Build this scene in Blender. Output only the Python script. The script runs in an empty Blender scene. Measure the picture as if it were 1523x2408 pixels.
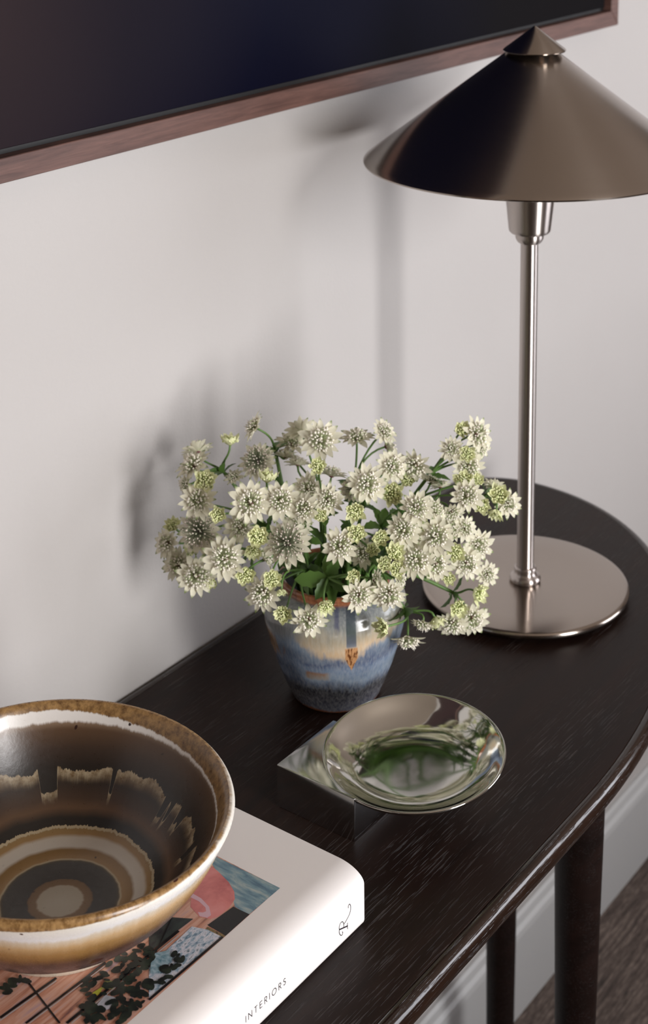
import bpy, bmesh, math, random
from mathutils import Vector, Matrix
# ------------------------------------------------------------------ camera, world, light, exposure
scene = bpy.context.scene
C = scene.collection
T = 0.69                      # height of the table top above the floor
WALL_Y = 0.769                # face of the wall behind the table
FRONT_Y = -1.9                # opposite wall, which holds the two windows
PI = math.pi

cd = bpy.data.cameras.new('camera')
cam = bpy.data.objects.new('camera', cd)
C.objects.link(cam)
cd.sensor_fit = 'VERTICAL'
cd.sensor_height = 36.0
cd.sensor_width = 36.0
cd.lens = 3647.7 / 2408 * 36.0
cd.shift_y = -(1204 - 251.7) / 2408          # shift lens: verticals kept nearly parallel
cd.clip_start = 0.02
RV = Vector((0.5996, -0.8002, -0.0121)); UV_ = Vector((0.1581, 0.1036, 0.982)); FV = Vector((0.7845, 0.5907, -0.1887))
RV.normalize(); BV = (-FV).normalized(); UV_ = BV.cross(RV).normalized()
m = Matrix((RV, UV_, BV)).transposed().to_4x4()
m.translation = Vector((0, 0, T + 0.6565))
cam.matrix_world = m
cd.dof.use_dof = True
cd.dof.focus_distance = 0.93
cd.dof.aperture_fstop = 13.0
scene.camera = cam

scene.view_settings.view_transform = 'Standard'
scene.view_settings.look = 'None'
scene.view_settings.gamma = 1.0
scene.view_settings.use_curve_mapping = False
scene.view_settings.exposure = 0.10

w = bpy.data.worlds.new('world'); scene.world = w
w.use_nodes = True
w.node_tree.nodes['Background'].inputs[0].default_value = (0.75, 0.87, 1.0, 1)
w.node_tree.nodes['Background'].inputs[1].default_value = 1.0

# the two windows of the opposite wall: (x centre, width, sill z, head z, watts)
WINDOWS = [(0.40, 0.74, 0.30, 2.18, 102.0), (3.45, 2.2, 0.30, 2.18, 80.0)]
for i, (wx, ww, z0, z1, P) in enumerate(WINDOWS):
    ld = bpy.data.lights.new('window_daylight', 'AREA')
    ld.shape = 'RECTANGLE'; ld.size = ww; ld.size_y = z1 - z0
    ld.energy = P; ld.color = ((1.0, 0.985, 0.98), (0.96, 0.95, 1.0))[i]
    lo = bpy.data.objects.new('window_daylight', ld); C.objects.link(lo)
    lo.location = (wx, FRONT_Y - 0.14, (z0 + z1) / 2)
    lo.rotation_euler = (PI / 2, 0, 0)           # faces +y, into the room

# ------------------------------------------------------------------ helpers
def link(name, me, mats, parent=None, loc=None, smooth=None):
    o = bpy.data.objects.new(name, me)
    C.objects.link(o)
    if mats is not None and len(me.materials) == 0:
        for mm in (mats if isinstance(mats, (list, tuple)) else [mats]):
            me.materials.append(mm)
    if loc is not None: o.location = loc
    if parent is not None: o.parent = parent
    return o
def mesh_from(name, verts, faces, smooth=False, midx=None):
    me = bpy.data.meshes.new(name)
    me.from_pydata([tuple(v) for v in verts], [], faces)
    me.validate()
    if smooth:
        for p in me.polygons: p.use_smooth = True
    if midx:
        for p, k in zip(me.polygons, midx): p.material_index = k
    me.update()
    return me
def empty(name, loc=(0, 0, 0), rotz=0.0):
    o = bpy.data.objects.new(name, None); C.objects.link(o)
    o.location = loc; o.rotation_euler = (0, 0, rotz); o.empty_display_size = 0.02
    return o
def tag(o, label, cat, group=None):
    o['label'] = label; o['category'] = cat
    if group: o['group'] = group
    return o
def struct(o, label=None):
    o['kind'] = 'structure'
    if label: o['label'] = label
    return o
def box_data(x0, x1, y0, y1, z0, z1):
    v = [(x0,y0,z0),(x1,y0,z0),(x1,y1,z0),(x0,y1,z0),(x0,y0,z1),(x1,y0,z1),(x1,y1,z1),(x0,y1,z1)]
    f = [(0,3,2,1),(4,5,6,7),(0,1,5,4),(1,2,6,5),(2,3,7,6),(3,0,4,7)]
    return v, f
def boxes(name, bl, mat, parent=None, bevel=0.0, seg=2):
    V, F = [], []
    for b in bl:
        v, f = box_data(*b); n = len(V); V += v; F += [tuple(i + n for i in q) for q in f]
    me = mesh_from(name, V, F)
    if bevel:
        bm = bmesh.new(); bm.from_mesh(me)
        bmesh.ops.bevel(bm, geom=bm.edges[:], offset=bevel, segments=seg, profile=0.6, affect='EDGES')
        bm.to_mesh(me); bm.free()
        for p in me.polygons: p.use_smooth = True
    o = link(name, me, mat, parent)
    if bevel: sharp(o, 35)
    return o
def sharp(o, deg):
    me = o.data
    bm = bmesh.new(); bm.from_mesh(me)
    for e in bm.edges:
        if len(e.link_faces) == 2 and e.calc_face_angle(0) > math.radians(deg): e.smooth = False
    bm.to_mesh(me); bm.free()
def lathe(prof, seg=96, closed_ends=True):
    """prof: list of (r, z); r==0 makes a pole"""
    V, F, rows = [], [], []
    for r, z in prof:
        if r < 1e-7:
            rows.append([len(V)]); V.append((0, 0, z))
        else:
            rows.append(list(range(len(V), len(V) + seg)))
            V += [(r * math.cos(2*PI*k/seg), r * math.sin(2*PI*k/seg), z) for k in range(seg)]
    for a, b in zip(rows, rows[1:]):
        for k in range(seg):
            k2 = (k + 1) % seg
            if len(a) == 1 and len(b) == 1: continue
            if len(a) == 1: F.append((a[0], b[k2], b[k]))
            elif len(b) == 1: F.append((a[k], a[k2], b[0]))
            else: F.append((a[k], a[k2], b[k2], b[k]))
    return V, F
def smooth_prof(pts, n=6):
    """Catmull-Rom through profile points"""
    out = []
    P = [pts[0]] + list(pts) + [pts[-1]]
    for i in range(1, len(P) - 2):
        p0, p1, p2, p3 = P[i-1], P[i], P[i+1], P[i+2]
        for k in range(n):
            t = k / n
            q = []
            for a in range(2):
                q.append(0.5*((2*p1[a]) + (-p0[a]+p2[a])*t + (2*p0[a]-5*p1[a]+4*p2[a]-p3[a])*t*t + (-p0[a]+3*p1[a]-3*p2[a]+p3[a])*t**3))
            out.append((max(q[0], 0), q[1]))
    out.append(pts[-1])
    return out
def turned(name, prof, mat, parent=None, loc=(0,0,0), seg=96, deg=40):
    V, F = lathe(prof, seg)
    me = mesh_from(name, V, F, True)
    bm = bmesh.new(); bm.from_mesh(me); bmesh.ops.recalc_face_normals(bm, faces=bm.faces[:]); bm.to_mesh(me); bm.free()
    o = link(name, me, mat, parent, loc)
    sharp(o, deg)
    return o
def bez(p0, p1, p2, p3, n):
    out = []
    for k in range(n + 1):
        t = k / n
        out.append(p0*(1-t)**3 + p1*3*t*(1-t)**2 + p2*3*t*t*(1-t) + p3*t**3)
    return out
def tube_data(pts, radii, seg=6, V=None, F=None):
    V = [] if V is None else V; F = [] if F is None else F
    n = len(pts); rows = []
    up = Vector((0.31, 0.17, 0.93))
    for i, p in enumerate(pts):
        t = (pts[min(i+1, n-1)] - pts[max(i-1, 0)]).normalized()
        a = t.cross(up)
        if a.length < 1e-4: a = t.cross(Vector((1, 0, 0)))
        a.normalize(); b = t.cross(a)
        r = radii[i] if isinstance(radii, (list, tuple)) else radii
        rows.append(len(V))
        for k in range(seg):
            g = 2*PI*k/seg
            V.append(p + (a*math.cos(g) + b*math.sin(g))*r)
    for i in range(n - 1):
        for k in range(seg):
            k2 = (k+1) % seg
            F.append((rows[i]+k, rows[i]+k2, rows[i+1]+k2, rows[i+1]+k))
    F.append(tuple(rows[0]+k for k in reversed(range(seg))))
    F.append(tuple(rows[-1]+k for k in range(seg)))
    return V, F

# ------------------------------------------------------------------ node-material helpers
class NT:
    def __init__(s, name):
        s.m = bpy.data.materials.new(name); s.m.use_nodes = True
        s.t = s.m.node_tree; s.n = s.t.nodes; s.b = s.n['Principled BSDF']; s.out = s.n['Material Output']
    def add(s, kind, **kw):
        nd = s.n.new(kind)
        for k, v in kw.items(): setattr(nd, k, v)
        return nd
    def l(s, a, b): s.t.links.new(a, b)
    def set(s, **kw):
        for k, v in kw.items():
            s.b.inputs[k.replace('_', ' ')].default_value = v
    def coord(s, which='Object', scale=(1,1,1), loc=(0,0,0), rot=(0,0,0)):
        tc = s.add('ShaderNodeTexCoord'); mp = s.add('ShaderNodeMapping')
        mp.inputs['Scale'].default_value = scale; mp.inputs['Location'].default_value = loc; mp.inputs['Rotation'].default_value = rot
        s.l(tc.outputs[which], mp.inputs['Vector']); return mp.outputs['Vector']
    def noise(s, vec, scale, detail=4, rough=0.55, dist=0.0):
        nd = s.add('ShaderNodeTexNoise'); nd.inputs['Scale'].default_value = scale
        nd.inputs['Detail'].default_value = detail; nd.inputs['Roughness'].default_value = rough; nd.inputs['Distortion'].default_value = dist
        if vec is not None: s.l(vec, nd.inputs['Vector'])
        return nd.outputs['Fac']
    def ramp(s, fac, stops, interp='LINEAR'):
        nd = s.add('ShaderNodeValToRGB'); cr = nd.color_ramp; cr.interpolation = interp
        while len(cr.elements) < len(stops): cr.elements.new(0.5)
        for e, (p, c) in zip(cr.elements, stops):
            e.position = p; e.color = (*c, 1) if len(c) == 3 else c
        if fac is not None: s.l(fac, nd.inputs['Fac'])
        return nd.outputs['Color']
    def math(s, op, a, b=None, c=None, clamp=False):
        nd = s.add('ShaderNodeMath', operation=op, use_clamp=clamp)
        for i, x in enumerate((a, b, c)):
            if x is None: continue
            if isinstance(x, (int, float)): nd.inputs[i].default_value = x
            else: s.l(x, nd.inputs[i])
        return nd.outputs[0]
    def mix(s, fac, a, b, blend='MIX'):
        nd = s.add('ShaderNodeMix', data_type='RGBA', blend_type=blend)
        for i, x in ((0, fac), (6, a), (7, b)):
            if isinstance(x, (int, float)): nd.inputs[i].default_value = x
            elif isinstance(x, tuple): nd.inputs[i].default_value = (*x, 1)
            else: s.l(x, nd.inputs[i])
        return nd.outputs[2]
    def sep(s, vec):
        nd = s.add('ShaderNodeSeparateXYZ'); s.l(vec, nd.inputs[0]); return nd.outputs
    def comb(s, x, y, z):
        nd = s.add('ShaderNodeCombineXYZ')
        for i, v in enumerate((x, y, z)):
            if isinstance(v, (int, float)): nd.inputs[i].default_value = v
            else: s.l(v, nd.inputs[i])
        return nd.outputs[0]
    def smooth(s, x, lo, hi):
        nd = s.add('ShaderNodeMapRange', interpolation_type='SMOOTHSTEP')
        s.l(x, nd.inputs['Value']); nd.inputs['From Min'].default_value = lo; nd.inputs['From Max'].default_value = hi
        return nd.outputs['Result']
    def band(s, x, lo, hi, soft):
        return s.math('MULTIPLY', s.smooth(x, lo - soft, lo + soft), s.math('SUBTRACT', 1.0, s.smooth(x, hi - soft, hi + soft)))
    def bump(s, h, strength=0.3, dist=0.001, normal=None):
        nd = s.add('ShaderNodeBump'); nd.inputs['Strength'].default_value = strength; nd.inputs['Distance'].default_value = dist
        s.l(h, nd.inputs['Height'])
        if normal is not None: s.l(normal, nd.inputs['Normal'])
        return nd.outputs['Normal']
def srgb(r, g, b):
    f = lambda c: (c/255/12.92) if c/255 <= 0.04045 else ((c/255+0.055)/1.055)**2.4
    return (f(r), f(g), f(b))
def plain(name, col, rough=0.5, metal=0.0, spec=0.5):
    t = NT(name); t.set(Base_Color=(*col, 1), Roughness=rough, Metallic=metal)
    t.b.inputs['Specular IOR Level'].default_value = spec
    return t.m
# ------------------------------------------------------------------ materials of the setting
def mat_wall():
    t = NT('painted_plaster')
    v = t.coord('Object')
    c = t.ramp(t.noise(v, 3.0, 3), [(0.3, (0.405, 0.382, 0.370)), (0.7, (0.425, 0.402, 0.390))])
    t.l(c, t.b.inputs['Base Color'])
    t.set(Roughness=0.62)
    t.b.inputs['Specular IOR Level'].default_value = 0.35
    t.l(t.bump(t.noise(v, 330, 3, 0.5), 0.22, 0.0008), t.b.inputs['Normal'])
    return t.m
def mat_floor():
    t = NT('dark_ribbed_flooring')
    v = t.coord('Object', scale=(14, 230, 1))
    n1 = t.noise(v, 1.0, 5, 0.6, 0.4)
    n2 = t.noise(t.coord('Object', scale=(90, 420, 1)), 1.0, 3)
    f = t.math('ADD', t.math('MULTIPLY', n1, 0.65), t.math('MULTIPLY', n2, 0.35))
    c = t.ramp(f, [(0.36, srgb(46, 38, 35)), (0.5, srgb(88, 76, 70)), (0.66, srgb(138, 124, 116))])
    t.l(c, t.b.inputs['Base Color']); t.set(Roughness=0.7)
    t.l(t.bump(f, 0.5, 0.002), t.b.inputs['Normal'])
    return t.m
M_WALL = mat_wall()
M_FLOOR = mat_floor()
M_TRIM = plain('painted_baseboard', (0.43, 0.43, 0.43), 0.4)
M_CEIL = plain('ceiling_paint', (0.36, 0.295, 0.24), 0.8)
M_INNER = plain('room_paint', (0.32, 0.265, 0.23), 0.7)
M_WINFRAME = plain('window_paint', (0.7, 0.7, 0.68), 0.4)

# ------------------------------------------------------------------ the room
X0, X1, ZC = -2.6, 6.0, 2.6
struct(boxes('floor', [(X0, X1, FRONT_Y, WALL_Y + 0.1, -0.06, 0)], M_FLOOR), 'dark ribbed brown-grey floor')
struct(boxes('wall_back', [(X0, X1, WALL_Y, WALL_Y + 0.1, 0, ZC)], M_WALL), 'pale warm-grey painted plaster wall behind the table')
struct(boxes('ceiling', [(X0, X1, FRONT_Y, WALL_Y + 0.1, ZC, ZC + 0.06)], M_CEIL))
struct(boxes('wall_left', [(X0 - 0.1, X0, FRONT_Y, WALL_Y + 0.1, 0, ZC)], M_INNER))
struct(boxes('wall_right', [(X1, X1 + 0.1, FRONT_Y, WALL_Y + 0.1, 0, ZC)], M_INNER))
fb = []
xs = X0
for (wx, ww, z0, z1, P) in WINDOWS:
    fb.append((xs, wx - ww/2, FRONT_Y - 0.12, FRONT_Y, 0, ZC))
    fb.append((wx - ww/2, wx + ww/2, FRONT_Y - 0.12, FRONT_Y, 0, z0))
    fb.append((wx - ww/2, wx + ww/2, FRONT_Y - 0.12, FRONT_Y, z1, ZC))
    xs = wx + ww/2
fb.append((xs, X1, FRONT_Y - 0.12, FRONT_Y, 0, ZC))
struct(boxes('wall_front', fb, M_INNER))
for i, (wx, ww, z0, z1, P) in enumerate(WINDOWS):
    r = struct(empty('window_%d' % (i + 1), (wx, FRONT_Y - 0.06, z0)))
    h = z1 - z0; a = 0.045
    boxes('window_frame', [(-ww/2, -ww/2 + a, -.03, .03, 0, h), (ww/2 - a, ww/2, -.03, .03, 0, h), (-ww/2 + a, ww/2 - a, -.03, .03, 0, a), (-ww/2 + a, ww/2 - a, -.03, .03, h - a, h)], M_WINFRAME, r)
    if i: boxes('mullion', [(-.03, .03, -.02, .02, a, h - a)], M_WINFRAME, r)
struct(boxes('added_light_blocker', [(-1.2, 3.6, -0.55, -0.45, 0, 0.58)], M_INNER))  # added low wall, out of view, blocking window light below the table
# baseboard with a small stepped cap
bb = []
prof = [(0, 0), (-0.014, 0), (-0.014, 0.100), (-0.0125, 0.106), (-0.009, 0.110), (-0.007, 0.117), (-0.004, 0.120), (0, 0.120)]
V = [(x, WALL_Y + p[0], p[1]) for x in (X0, X1) for p in prof]
n = len(prof)
F = [(k, (k+1) % n, n + (k+1) % n, n + k) for k in range(n)] + [tuple(range(n))[::-1], tuple(range(n, 2*n))]
struct(link('baseboard_back', mesh_from('baseboard_back', V, F), M_TRIM), 'pale painted baseboard along the wall under the table')

# ------------------------------------------------------------------ table
def mat_wood(name, dark, mid, pores=True, rough=0.34, spec=0.18):
    t = NT(name)
    v = t.coord('Object', scale=(7, 55, 55))
    g1 = t.noise(v, 1.0, 5, 0.55, 0.9)
    v2 = t.coord('Object', scale=(34, 900, 900))
    g2 = t.noise(v2, 1.0, 3, 0.6, 0.3)
    msk = t.noise(t.coord('Object', scale=(5, 22, 22)), 1.0, 2)
    pore = t.math('MULTIPLY', t.smooth(g2, 0.57, 0.68), t.smooth(msk, 0.36, 0.60))
    c = t.ramp(g1, [(0.3, dark), (0.7, mid)])
    if pores: c = t.mix(t.math('MULTIPLY', pore, 0.75), c, srgb(66, 57, 54))  # lighter pores: window glints on their edges painted into the wood colour
    t.l(c, t.b.inputs['Base Color'])
    rr = t.math('ADD', rough, t.math('MULTIPLY', g1, 0.12))
    t.l(rr, t.b.inputs['Roughness'])
    t.b.inputs['Specular IOR Level'].default_value = spec
    hgt = t.math('SUBTRACT', t.math('MULTIPLY', g1, 0.06), pore)
    t.l(t.bump(hgt, 0.75, 0.0006), t.b.inputs['Normal'])
    return t.m
M_TOP = mat_wood('dark_stained_oak', srgb(22, 12, 9), srgb(36, 22, 17))
M_EDGE = mat_wood('dark_stained_edge', srgb(24, 14, 10), srgb(38, 24, 17), False, 0.10, 0.6)
M_LEG = mat_wood('dark_stained_leg', srgb(20, 12, 10), srgb(30, 18, 15), False, 0.36)

def table_outline(inset=0.0):
    """closed outline, counter-clockwise; x mirror-symmetric about the middle of the table"""
    yf, yb, xe, xm = 0.420, 0.768, 1.2735, 0.665
    half = []
    half.append((xm, yf))
    for k in range(0, 41):                      # large front corner
        a = -PI/2 + (PI/2)*k/40
        half.append((0.85 + 0.4235*math.cos(a), 0.69 + 0.27*math.sin(a)))
    for k in range(1, 17):                      # small back corner
        a = (PI/2)*k/16
        half.append((1.2135 + 0.060*math.cos(a)**0.92, 0.69 + 0.078*math.sin(a)**0.92))
    pts = half + [(2*xm - x, y) for x, y in reversed(half[1:])]
    n = len(pts); out = []
    for i in range(n):
        a, b = Vector(pts[i-1]), Vector(pts[(i+1) % n])
        d = (b - a).normalized(); nrm = Vector((d.y, -d.x))
        p = Vector(pts[i]) - nrm*inset
        out.append((p.x, p.y))
    return out
table = tag(empty('console_table', (0.665, 0.594, 0)), 'dark-stained oak console table with rounded ends against the wall', 'table')
def rel(v): return (v[0] - 0.665, v[1] - 0.594, v[2])
def loft(name, rings, mat, cap0=False, cap1=False, parent=None, smooth=True, deg=30):
    V, F = [], []
    n = len(rings[0][0])
    for pts, z in rings: V += [rel((x, y, z)) for x, y in pts]
    for i in range(len(rings) - 1):
        for k in range(n):
            k2 = (k+1) % n
            F.append((i*n + k, (i+1)*n + k, (i+1)*n + k2, i*n + k2))
    if cap0: F.append(tuple(range(n)))
    if cap1: F.append(tuple(range((len(rings)-1)*n, len(rings)*n))[::-1])
    me = mesh_from(name, V, F, smooth)
    bm = bmesh.new(); bm.from_mesh(me); bmesh.ops.recalc_face_normals(bm, faces=bm.faces[:]); bm.to_mesh(me); bm.free()
    o = link(name, me, mat, parent)
    sharp(o, deg)
    return o
IN = 0.0085
# veneered field and the solid lipping round it
loft('tabletop', [(table_outline(IN + .0003), T - 0.018), (table_outline(IN + .0003), T - 0.0003), (table_outline(IN + 0.0008), T)], M_TOP, True, True, table)
ring = [(IN, T - .018), (IN, T - 0.0004), (IN - 0.0005, T - 0.0001), (0.0055, T), (0.0032, T - 0.0005), (0.0014, T - 0.002), (0.0004, T - 0.0042), (0.0, T - 0.007), (0.0002, T - 0.011), (0.0012, T - 0.0145), (0.0032, T - 0.017), (0.006, T - 0.018), (IN, T - .018)]
loft('edge_band', [(table_outline(i), z) for i, z in ring], M_EDGE, False, False, table, deg=50)
loft('apron', [(table_outline(0.06), T - 0.018), (table_outline(0.06), T - 0.034), (table_outline(0.063), T - 0.036)], M_LEG, False, True, table)
for (lx, ly) in ((0.989, 0.502), (1.194, 0.690), (2*0.665 - 0.989, 0.502), (2*0.665 - 1.194, 0.690)):
    pr = [(0, 0.0), (0.0115, 0.0), (0.0125, 0.0015)] + smooth_prof([(0.0126, 0.003), (0.0145, 0.20), (0.0158, 0.34), (0.0187, 0.52), (0.0215, T - 0.0188)], 5) + [(0, T - 0.0185)]
    turned('leg', pr, M_LEG, table, (lx - 0.665, ly - 0.594, 0), 40)

# ------------------------------------------------------------------ framed picture on the wall
def mat_frame_wood():
    t = NT('brown_walnut_moulding')
    v = t.coord('Object', scale=(22, 22, 300))
    f = t.noise(v, 1.0, 6, 0.65, 0.5)
    f2 = t.noise(t.coord('Object', scale=(5, 5, 5)), 1.0, 2)
    c = t.ramp(t.math('ADD', t.math('MULTIPLY', f, 0.7), t.math('MULTIPLY', f2, 0.3)), [(0.34, srgb(64, 42, 37)), (0.6, srgb(98, 69, 61))])
    t.l(c, t.b.inputs['Base Color']); t.set(Roughness=0.55)
    t.l(t.bump(f, 0.25, 0.0005), t.b.inputs['Normal'])
    return t.m
def mat_art():
    t = NT('navy_print_painted_reflection')
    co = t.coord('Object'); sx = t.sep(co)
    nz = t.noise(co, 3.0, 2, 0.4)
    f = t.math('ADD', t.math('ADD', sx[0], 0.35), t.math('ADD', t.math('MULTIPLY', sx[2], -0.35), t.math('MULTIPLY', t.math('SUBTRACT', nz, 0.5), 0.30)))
    c = t.ramp(f, [(0.0, srgb(52, 40, 41)), (0.14, srgb(38, 30, 33)), (0.27, srgb(23, 19, 27)), (0.42, srgb(8, 9, 25)), (0.62, srgb(9, 9, 22)), (0.88, srgb(14, 12, 14))])  # maroon upper-left stops: a faint reflection painted into the navy print
    t.l(c, t.b.inputs['Base Color']); t.set(Roughness=0.5)
    t.b.inputs['Specular IOR Level'].default_value = 0.03
    return t.m
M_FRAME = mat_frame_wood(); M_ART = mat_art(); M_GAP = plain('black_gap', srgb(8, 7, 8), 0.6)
FX0, FX1, FZ0, FZ1, FY = 0.10, 1.5276, T + 0.4225, T + 1.60, WALL_Y - 0.020
fw = 0.0165
pic = tag(empty('framed_picture', ((FX0 + FX1)/2, WALL_Y, FZ0)), 'large dark navy picture in a thin brown wooden frame on the wall', 'picture')
cx = (FX0 + FX1)/2; hw = (FX1 - FX0)/2; hh = FZ1 - FZ0
def rail(quad):
    # quad: outer/inner corners in (x,z); mitred prism from y=-0.02 to y=0
    V = [(x, -0.020, z) for x, z in quad] + [(x, -0.0005, z) for x, z in quad]
    F = [(0,1,2,3), (7,6,5,4)] + [(k, k+4, (k+1) % 4 + 4, (k+1) % 4) for k in range(4)]
    me = mesh_from('frame_rail', V, F)
    bm = bmesh.new(); bm.from_mesh(me); bmesh.ops.recalc_face_normals(bm, faces=bm.faces[:])
    bmesh.ops.bevel(bm, geom=bm.edges[:], offset=0.0005, segments=1, affect='EDGES'); bm.to_mesh(me); bm.free()
    return link('frame_rail', me, M_FRAME, pic)
g = 0.0001
rail([(-hw, 0), (hw, 0), (hw - fw - g, fw), (-hw + fw + g, fw)])
rail([(-hw, hh), (-hw + fw + g, hh - fw), (hw - fw - g, hh - fw), (hw, hh)])
rail([(-hw, g), (-hw + fw, fw + g), (-hw + fw, hh - fw - g), (-hw, hh - g)])
rail([(hw, g), (hw, hh - g), (hw - fw, hh - fw - g), (hw - fw, fw + g)])
boxes('backing', [(-hw + fw, hw - fw, -0.010, -0.001, fw, hh - fw)], M_GAP, pic)
e = fw + 0.004
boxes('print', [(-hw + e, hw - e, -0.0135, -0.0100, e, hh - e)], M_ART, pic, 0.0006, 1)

# ------------------------------------------------------------------ brushed-metal table lamp
def mat_brushed(name, col, rough, axis=True, aniso=0.7, streak=0.25):
    t = NT(name)
    t.set(Base_Color=(*col, 1), Metallic=1.0, Roughness=rough, Anisotropic=aniso)
    t.b.inputs['Anisotropic Rotation'].default_value = 0.25
    tg = t.add('ShaderNodeTangent', direction_type='RADIAL', axis='Z')
    t.l(tg.outputs[0], t.b.inputs['Tangent'])
    s = t.sep(t.coord('Object'))
    r = t.math('SQRT', t.math('ADD', t.math('MULTIPLY', s[0], s[0]), t.math('MULTIPLY', s[1], s[1])))
    an = t.math('ARCTAN2', s[1], s[0])
    f = t.noise(t.comb(t.math('MULTIPLY', r, 1500), t.math('MULTIPLY', s[2], 1500), t.math('MULTIPLY', an, 2.0)), 1.0, 2)
    t.l(t.math('ADD', rough - streak*0.15, t.math('MULTIPLY', f, streak*0.3)), t.b.inputs['Roughness'])
    t.l(t.bump(f, 0.015, 0.0001), t.b.inputs['Normal'])
    return t.m
M_NICK = mat_brushed('brushed_nickel', (0.40, 0.35, 0.31), 0.20, aniso=0.85)
M_NICKP = mat_brushed('satin_nickel_pole', (0.52, 0.47, 0.44), 0.34, aniso=0.93, streak=0.08)
M_RUB = plain('black_rubber', (0.01, 0.01, 0.01), 0.7)
LX, LY = 1.0741, 0.6011
lamp = tag(empty('table_lamp', (LX, LY, T)), 'brushed nickel table lamp with a conical shade and round base', 'lamp')
turned('base', [(0, 0.0105), (0.012, 0.0105), (0.060, 0.0103), (0.0840, 0.0098), (0.0862, 0.0092), (0.0873, 0.0080), (0.0875, 0.0066), (0.0870, 0.0050), (0.0855, 0.0042), (0.06, 0.0040), (0, 0.0040)], M_NICK, lamp, seg=160, deg=60)
for k in range(5):
    a = 2*PI*k/5 + 0.62
    turned('foot', [(0, 0.0), (0.0055, 0.0), (0.006, 0.0008), (0.006, 0.0041), (0, 0.0041)], M_RUB, lamp, (0.070*math.cos(a), 0.070*math.sin(a), 0), 20)
turned('collar', smooth_prof([(0.0115, 0.0104), (0.0129, 0.0118), (0.0132, 0.0138), (0.0120, 0.0156), (0.0100, 0.0166), (0.0088, 0.0182), (0.0090, 0.0200), (0.0094, 0.0216), (0.0090, 0.0230), (0.0074, 0.0236)], 4), M_NICKP, lamp, seg=64, deg=70)
turned('pole', [(0.0, 0.0110), (0.00715, 0.0110), (0.00715, 0.3130), (0, 0.3130)], M_NICKP, lamp, seg=64)
turned('socket_collar', smooth_prof([(0.0072, 0.3072), (0.0088, 0.3078), (0.0104, 0.3096), (0.0114, 0.3120), (0.0116, 0.3146), (0.0116, 0.3160)], 4), M_NICKP, lamp, seg=64, deg=70)
turned('socket', [(0.0, 0.3155), (0.0118, 0.3157), (0.0155, 0.3165), (0.0168, 0.3180), (0.0172, 0.3200), (0.0196, 0.3440), (0.0203, 0.3600), (0.0, 0.3600)], M_NICKP, lamp, seg=80, deg=50)
SR, SZ = 0.1348, 0.3760
shade = turned('shade', [(SR - 0.0010, SZ - 0.0004), (SR, SZ), (SR + 0.0003, SZ + 0.0012), (SR - 0.0006, SZ + 0.0022), (SR - 0.0035, SZ + 0.0045), (0.0215, 0.4640), (0.0180, 0.4648), (0.0180, 0.4636), (0.0208, 0.4626), (SR - 0.0050, SZ + 0.0030), (SR - 0.0022, SZ + 0.0010), (SR - 0.0010, SZ - 0.0004)], M_NICK, lamp, (0.0004, 0, 0), 200, 35)
turned('shade_neck', [(0.0, 0.4520), (0.0165, 0.4520), (0.0165, 0.4662), (0.0, 0.4662)], plain('dark_gap_metal', (0.03, 0.028, 0.025), 0.4, 1.0), lamp, seg=48)
turned('finial', [(0.0, 0.4858), (0.0008, 0.4855), (0.0244, 0.4672), (0.0250, 0.4664), (0.0246, 0.4656), (0.0, 0.4656)], M_NICK, lamp, (0.0012, -0.0016, 0), 96, 35)
bs = turned('bulb_holder', [(0, 0.36), (0.013, 0.36), (0.013, 0.385), (0.016, 0.395), (0.0195, 0.412), (0.017, 0.43), (0.009, 0.441), (0, 0.444)], plain('frosted_bulb', (0.85, 0.84, 0.8), 0.35), lamp, seg=32)
bs.name = 'bulb'
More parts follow.
